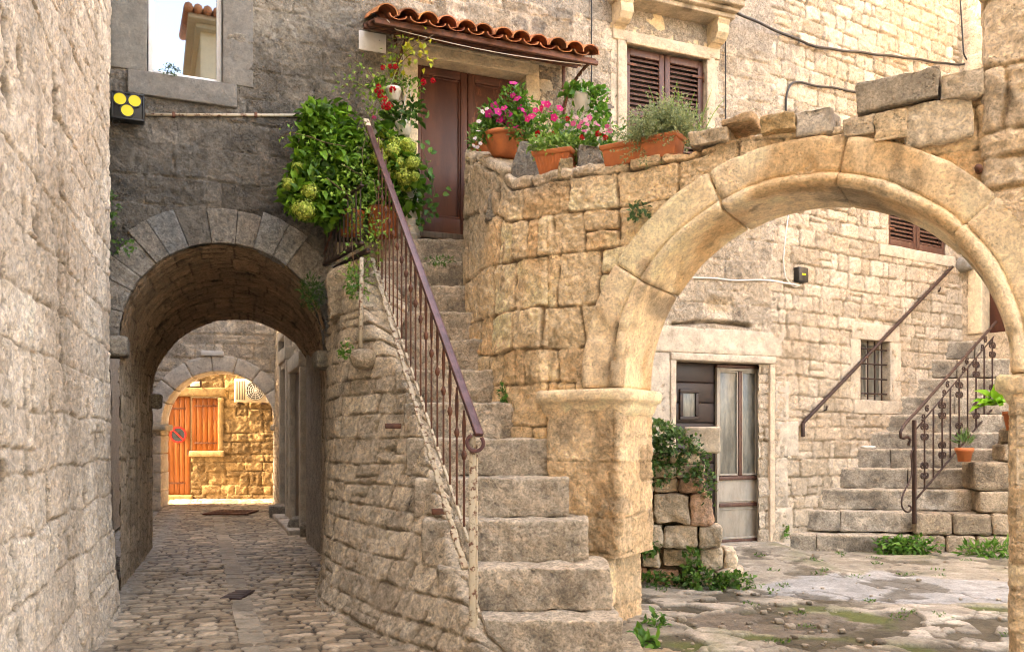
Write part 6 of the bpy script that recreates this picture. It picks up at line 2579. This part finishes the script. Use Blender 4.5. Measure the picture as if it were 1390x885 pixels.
    for i in range(16):
        x = rr3.normal() * .1
        b = cc + np.array((x + .1, 0, -.1))
        tip = b + np.array((rr3.normal() * .12 + .03, -.05 + rr3.normal() * .05, .28 + .14 * rr3.random()))
        u = np.linspace(0, 1, 6)[:, None]
        q = b * (1 - u) + tip * u + u * u * np.array((rr3.normal() * .06, 0, -.03))
        g.tube(q, np.linspace(.005, .0015, 6), 4, (.2, .4, .05))
    g.build('grass_blades', M['leaf'], t)

    # vinca boxes between
    def vinca(px, py, Y, w, hgt, lab, cols, seed, n=520):
        c = P(px, py + 46, Y)
        c[2] = 3.66
        t = planter('flower_box', c, (.9, -.42, 0), w, .1, .16, lab, ribs=False, taper=.9)
        g = G()
        z0 = P(px, py, Y)
        bl = [(z0 + np.array((w * a, 0, b)), (w * .55, .13, hgt * (.8 + .3 * ((i * 5) % 3) / 2))) for i, (a, b) in enumerate(((-.75, -.02), (-.2, .05), (.35, -.01), (.8, -.05)))]
        bl.append((z0 + np.array((0, 0, -.14)), (w, .12, .1)))
        bush(g, bl, n, .055, .028, (.04, .115, .016), (.15, .32, .04), seed, fill=.2)
        g.build('foliage', M['leaf'], t)
        g = G()
        stems(g, np.array((c[0], c[1], c[2] + .14)), [b[0] for b in bl], .004, seed)
        g.build('stems', M['stem'], t)
        r4 = np.random.default_rng(seed)
        for kind, col, size, pts in cols:
            blossoms(t, kind, col, (.85, .5, .3), size, [P(x, y, Y - .16 - .05 * (i % 2)) for i, (x, y) in enumerate(pts)], camdirs(len(pts), r4))
    vinca(738, 172, 7.45, .26, .15, 'flower box with hot pink blossoms beside the magenta bowl',
          [('five', (.62, .015, .16), .068, [(739, 140), (743, 142), (727, 150), (733, 152), (722, 158), (716, 162), (747, 152), (760, 147), (735, 147), (752, 160)]),
           ('ball', (.55, .008, .012), .085, [(731, 183), (753, 184)])], 74)
    vinca(800, 183, 7.0, .28, .13, 'flower box with pale pink and red blossoms before the hanging ivy pot',
          [('five', (.60, .10, .24), .048, [(790, 166), (797, 169), (805, 175), (786, 172), (793, 178), (824, 172), (828, 178), (822, 180), (812, 170), (778, 168), (800, 160)]),
           ('five', (.64, .36, .42), .042, [(783, 160), (808, 167), (770, 170), (795, 163)]),
           ('ball', (.55, .01, .015), .06, [(812, 182), (790, 187), (822, 187), (770, 162)])], 75)

    # loose stones on the wall top
    def loose(pts, Y, dp, lab, seed, col, taper=.5, lean=0.0):
        (x0, x1, yb, yt) = pts
        a, b = P(x0, yb, Y), P(x1, yt, Y)
        w = b[0] - a[0]
        h = b[2] - a[2]

        def wp(V):
            V = V.copy()
            k = (V[:, 2] - a[2]) / h
            xc = (a[0] + b[0]) / 2
            V[:, 0] = xc + (V[:, 0] - xc) * (1 - taper * k) + lean * k * w
            return V
        g = G()
        g.rock(a, np.array((b[0], Y + dp, b[2])), .016, min(w, h) * .1, .045, 4.2, seed, col, .3, warp=wp, oct=5)
        tag(g.build('loose_stone', M['wall']), lab, 'stone', 'loose stones on the wall')
    loose((780, 826, 232, 194), 6.72, .2, 'grey pointed stone wedged between the orange planters', 700, (.30, .26, .21), .4, -.08)
    loose((756, 782, 244, 214), 6.75, .18, 'small brown stone leaning on the right of the ribbed planter', 701, (.42, .31, .18), .3)
    loose((688, 736, 262, 190), 7.28, .2, 'tall grey slab leaning left of the ribbed planter', 702, (.30, .265, .22), .3, .2)
    loose((645, 694, 262, 220), 7.95, .3, 'dark grey stone capping the wall beside the brown door', 703, (.28, .24, .19), .1)
    loose((655, 735, 300, 250), 7.48, .16, 'long grey stone set aslant below the leaning slab', 704, (.28, .245, .2), .1, .1)

    # --------------------------------------------------- weeds and tufts
    def tuft(name, lab, c, rad, n, L, W, a, b, seed, cat='weed', big=False, group=None):
        g = G()
        bush(g, [(np.asarray(c), rad)], n, L, W, a, b, seed, big=big, fill=.1)
        o = g.build(name, M['leaf'])
        tag(o, lab, cat, group)
        return o
    WG = 'weeds growing from the stonework'
    tuft('fern_tuft', 'dark green bushy tuft hanging at the right springing of the passage', P(424, 397, 8.6), (.13, .12, .19), 420, .055, .014, (.04, .10, .02), (.10, .2, .04), 81, 'plant', group=WG)
    tuft('ivy_sprig', 'small ivy sprig hanging from a joint left of the big arch', P(868, 288, 6.35), (.085, .06, .07), 60, .045, .028, (.05, .12, .04), (.12, .22, .09), 82, 'ivy', group=WG)
    tuft('wall_weed', 'sparse weed on the passage corner under the lamp box', P(152, 285, 8.0), (.05, .06, .22), 60, .045, .028, (.06, .15, .03), (.13, .26, .05), 83, group=WG)
    tuft('wall_weed', 'low green weeds clinging above the left haunch of the passage arch', P(165, 335, 8.05), (.17, .05, .1), 60, .04, .028, (.06, .15, .03), (.13, .24, .05), 84, group=WG)
    tuft('window_weed', 'tiny dark weed growing on the left window sill', P(231, 96, 8.3), (.09, .05, .045), 90, .035, .014, (.05, .10, .03), (.11, .17, .05), 85, group=WG)
    tuft('wall_weed', 'small weed hanging from the pale corbel in the stair wall', P(470, 475, 7.75), (.07, .06, .12), 70, .04, .025, (.08, .2, .03), (.16, .32, .05), 86, group=WG)
    tuft('wall_weed', 'green weed on the ledge stone below the landing', P(481, 385, 7.85), (.08, .08, .14), 110, .045, .026, (.07, .18, .03), (.16, .32, .05), 87, group=WG)
    tuft('step_weed', 'grass tuft under the topmost stair below the door', P(598, 354, 8.45), (.16, .05, .03), 90, .05, .014, (.06, .15, .03), (.13, .28, .05), 88, group=WG)
    tuft('step_weed', 'small fern in the joint between stairs and curved wall', P(682, 535, 7.15), (.03, .03, .09), 40, .045, .028, (.05, .15, .03), (.13, .3, .05), 89, group=WG)
    tuft('courtyard_weed', 'leafy weed at the foot of the arch pier beside the stairs', P(868, 872, 6.15), (.17, .12, .06), 90, .09, .045, (.06, .18, .03), (.15, .34, .05), 90, big=True, group=WG)
    tuft('courtyard_weed', 'round leaved weed at the inner foot of the arch pier', P(890, 852, 6.6), (.1, .12, .12), 110, .06, .04, (.05, .15, .03), (.13, .3, .05), 91, group=WG)
    tuft('courtyard_weed', 'low weed clump before the bottom courtyard step', P(1228, 742, 10.85), (.42, .14, .13), 420, .08, .04, (.05, .15, .02), (.14, .30, .05), 92, group=WG)
    tuft('courtyard_weed', 'grassy weed clump at the foot of the stair masonry by the right pier', P(1345, 748, 10.55), (.36, .12, .13), 300, .14, .025, (.05, .16, .02), (.15, .32, .05), 93, group=WG)
    tuft('courtyard_weed', 'little weed at the corner between grey door and bottom step', P(1064, 722, 11.2), (.06, .05, .12), 60, .07, .03, (.06, .18, .02), (.15, .32, .05), 94, group=WG)
    # small loose stones and grit on the courtyard floor
    g = G()
    r5 = np.random.default_rng(77)
    for i in range(200):
        near = i % 2 == 0
        x, y = (r5.uniform(1.0, 2.6), r5.uniform(5.9, 8.2)) if near else (r5.uniform(1.2, 6.0), r5.uniform(5.6, 10.8))
        if .9 * (y - 6.0) + (x - .35) < .5:
            continue
        s = .007 + .03 * r5.random() ** 3
        z = .05 + .13 * sst(np.array(y), 8.2, 11.0) * (1 - sst(np.array(x), 3.9, 4.5)) + .02 * n2(np.array([x]), np.array([y]), .6, 4)[0]
        p = np.array((x, y, float(z)))
        cc = .16 + .24 * r5.random()
        g.rock(p - np.array((s * 1.2, s, s * .7)), p + np.array((s * 1.2, s, s * .7)), s * .7, s * .5, s * .35, 20, i, (cc * 1.1, cc * .93, cc * .72), .2, oct=2)
    tag(g.build('gravel', M['paving']), 'small loose stones and grit on the courtyard floor', kind='stuff')
    # moss and grass in the joints of the courtyard
    g = G()
    r6 = np.random.default_rng(78)
    for i in range(60):
        x, y = r6.uniform(1.1, 5.6), r6.uniform(5.9, 10.4)
        if .9 * (y - 6.0) + (x - .35) < .7 or (abs(x - 4.0) < 1.2 and abs(y - 8.3) < .6):
            continue
        z = .045 + .13 * float(sst(np.array(y), 8.2, 11.0)) * (1 - float(sst(np.array(x), 3.9, 4.5)))
        bush(g, [((x, y, z), (.04 + .1 * r6.random(), .03 + .05 * r6.random(), .018))], 26, .035, .012, (.05, .12, .02), (.12, .24, .04), 900 + i, fill=.1, up=1.5)
    tag(g.build('grass', M['leaf']), 'short grass and moss in the joints of the courtyard paving', kind='stuff')
    # ivy on the stub wall
    W = Plane(1.36, 8.62, .98, -.2)
    t = thing('ivy', 'dense dark green ivy sprawling over the top of the ruined wall stub', 'ivy', W.pt(.2, 1.2))
    g = G()
    bl = [(W.pt(.10, 1.62, .0), (.26, .2, .14)), (W.pt(.34, 1.5, -.02), (.22, .16, .15)), (W.pt(.05, 1.38, -.06), (.22, .12, .18)), (W.pt(.50, 1.3, -.06), (.16, .1, .2)), (W.pt(.64, 1.1, -.05), (.09, .08, .22)), (W.pt(.18, 1.2, -.08), (.16, .08, .14)), (W.pt(-.1, 1.55, 0), (.2, .2, .2))]
    bush(g, bl, 1900, .05, .034, (.035, .085, .02), (.13, .24, .06), 95, fill=.35, lump=.4)
    g.build('foliage', M['leaf'], t)
    t = thing('ground_creeper', 'creeping weeds along the foot of the ruined wall stub', 'weed', W.pt(.5, 0, -.1), group=WG)
    g = G()
    bl = [(W.pt(.1, .08, -.12), (.35, .12, .1)), (W.pt(.62, .10, -.12), (.36, .14, .13)), (W.pt(.95, .10, -.08), (.2, .12, .1)), (W.pt(.50, .24, -.06), (.1, .08, .2)), (W.pt(.05, .45, -.05), (.14, .07, .12))]
    bush(g, bl, 820, .06, .042, (.04, .11, .02), (.13, .27, .045), 96, fill=.2, lump=.4)
    g.build('foliage', M['leaf'], t)

    # --------------------------------------------------- pots on the courtyard stairs
    c = P(1309, 626.5, 11.07)
    t = thing('potted_plant', 'small terracotta pot with an upright spiky plant on the courtyard stairs', 'potted plant', c)
    g = G()
    z = c[2]
    g.lathe([(.01, z), (.075, z), (.10, z + .13), (.115, z + .13), (.118, z + .185), (.1, z + .185), (.09, z + .15), (.01, z + .15)], (c[0], c[1], 0), 24)
    g.build('pot', M['terracotta'], t)
    g = G()
    n = 46
    d = norm(rng.normal(size=(n, 3)) * np.array((.5, .5, .3)) + np.array((0, 0, 1)))
    leaves(g, c + np.array((0, 0, .17)) + d * .06 + np.array((0, 0, 1)) * rng.random((n, 1)) * .1, d, norm(rng.normal(size=(n, 3))), .15, .022, leafcol(n, (.06, .14, .04), (.16, .28, .09), rng))
    g.build('foliage', M['leaf'], t)
    c = P(1376, 584, 11.05)
    t = thing('potted_plant', 'pot with big bright green leaves half hidden by the right pier', 'potted plant', c)
    g = G()
    z = c[2]
    g.lathe([(.01, z), (.085, z), (.12, z + .2), (.135, z + .2), (.135, z + .25), (.12, z + .25), (.1, z + .2), (.01, z + .2)], (c[0], c[1], 0), 24)
    g.build('pot', M['terracotta'], t)
    g = G()
    n = 26
    d = norm(rng.normal(size=(n, 3)) * np.array((1, .7, .4)) + np.array((-.3, -.5, .5)))
    leaves(g, c + np.array((-.27, -.03, .32)) + d * .16 * rng.random((n, 1)), d, norm(np.array((0, -.6, 1)) + rng.normal(size=(n, 3)) * .3), .19, .12, leafcol(n, (.12, .33, .02), (.26, .55, .05), rng), big=True, droop=.35)
    g.build('foliage', M['leaf'], t)
EXPO = 4.15
# ------------------------------------------------------------------ assemble
build_ground()
build_left_house()
build_long_house()
build_courtyard_house()
build_arch_wall()
rubble_on_arch()
build_staircase()
build_stair_railing()
build_courtyard_stairs()
build_scroll_railing()
build_wall_handrail()
build_stub_wall()
build_far_lane()
build_canopy()
build_wall_things()
build_back_house()
build_plants()

# ------------------------------------------------------------------ camera
cam = bpy.data.objects.new('camera', bpy.data.cameras.new('camera'))
COLL.objects.link(cam)
cam.location = (0, 0, EYE)
cam.rotation_euler = (math.radians(90), 0, 0)
cam.data.sensor_width = 36
cam.data.lens = FPX / 1390 * 36
cam.data.shift_y = (HY - 442.5) / 1390
cam.data.clip_start = .05
cam.data.clip_end = 800
SC.camera = cam

# ------------------------------------------------------------------ daylight
SUN_EL, SUN_AZ = math.radians(40), math.radians(262)     # azimuth clockwise from +Y
sd = Vector((math.sin(SUN_AZ) * math.cos(SUN_EL), math.cos(SUN_AZ) * math.cos(SUN_EL), math.sin(SUN_EL)))
sun = bpy.data.objects.new('sun', bpy.data.lights.new('sun', 'SUN'))
COLL.objects.link(sun)
sun.data.energy = 2.0
sun.data.angle = math.radians(.5)
sun.data.color = (1, .86, .66)
sun.rotation_euler = sd.to_track_quat('Z', 'Y').to_euler()
w = bpy.data.worlds.new('World')
SC.world = w
w.use_nodes = True
nt = w.node_tree
sky = nt.nodes.new('ShaderNodeTexSky')
sky.sky_type = 'NISHITA'
sky.sun_disc = False
sky.sun_elevation = SUN_EL
sky.sun_rotation = SUN_AZ
sky.air_density = 1.0
sky.dust_density = 4.0
sky.ozone_density = .3
nt.links.new(sky.outputs[0], nt.nodes['Background'].inputs['Color'])
nt.nodes['Background'].inputs['Strength'].default_value = .15

SC.view_settings.view_transform = 'Standard'
SC.view_settings.look = 'None'
SC.view_settings.exposure = EXPO
SC.view_settings.gamma = 1
SC.view_settings.use_curve_mapping = False
SC.view_settings.use_white_balance = True
SC.view_settings.white_balance_temperature = 9300
SC.view_settings.white_balance_tint = 16
SC.render.engine = 'CYCLES'
cy = SC.cycles
cy.max_bounces = 8
cy.diffuse_bounces = 5
cy.glossy_bounces = 3
cy.transparent_max_bounces = 8
cy.use_denoising = True
try:
    cy.denoiser = 'OPENIMAGEDENOISE'
    cy.denoising_input_passes = 'RGB_ALBEDO_NORMAL'
except Exception:
    pass
cy.sample_clamp_indirect = 8

cy.filter_width = 1.0
try:
    cy.denoising_prefilter = 'FAST'
except Exception:
    pass
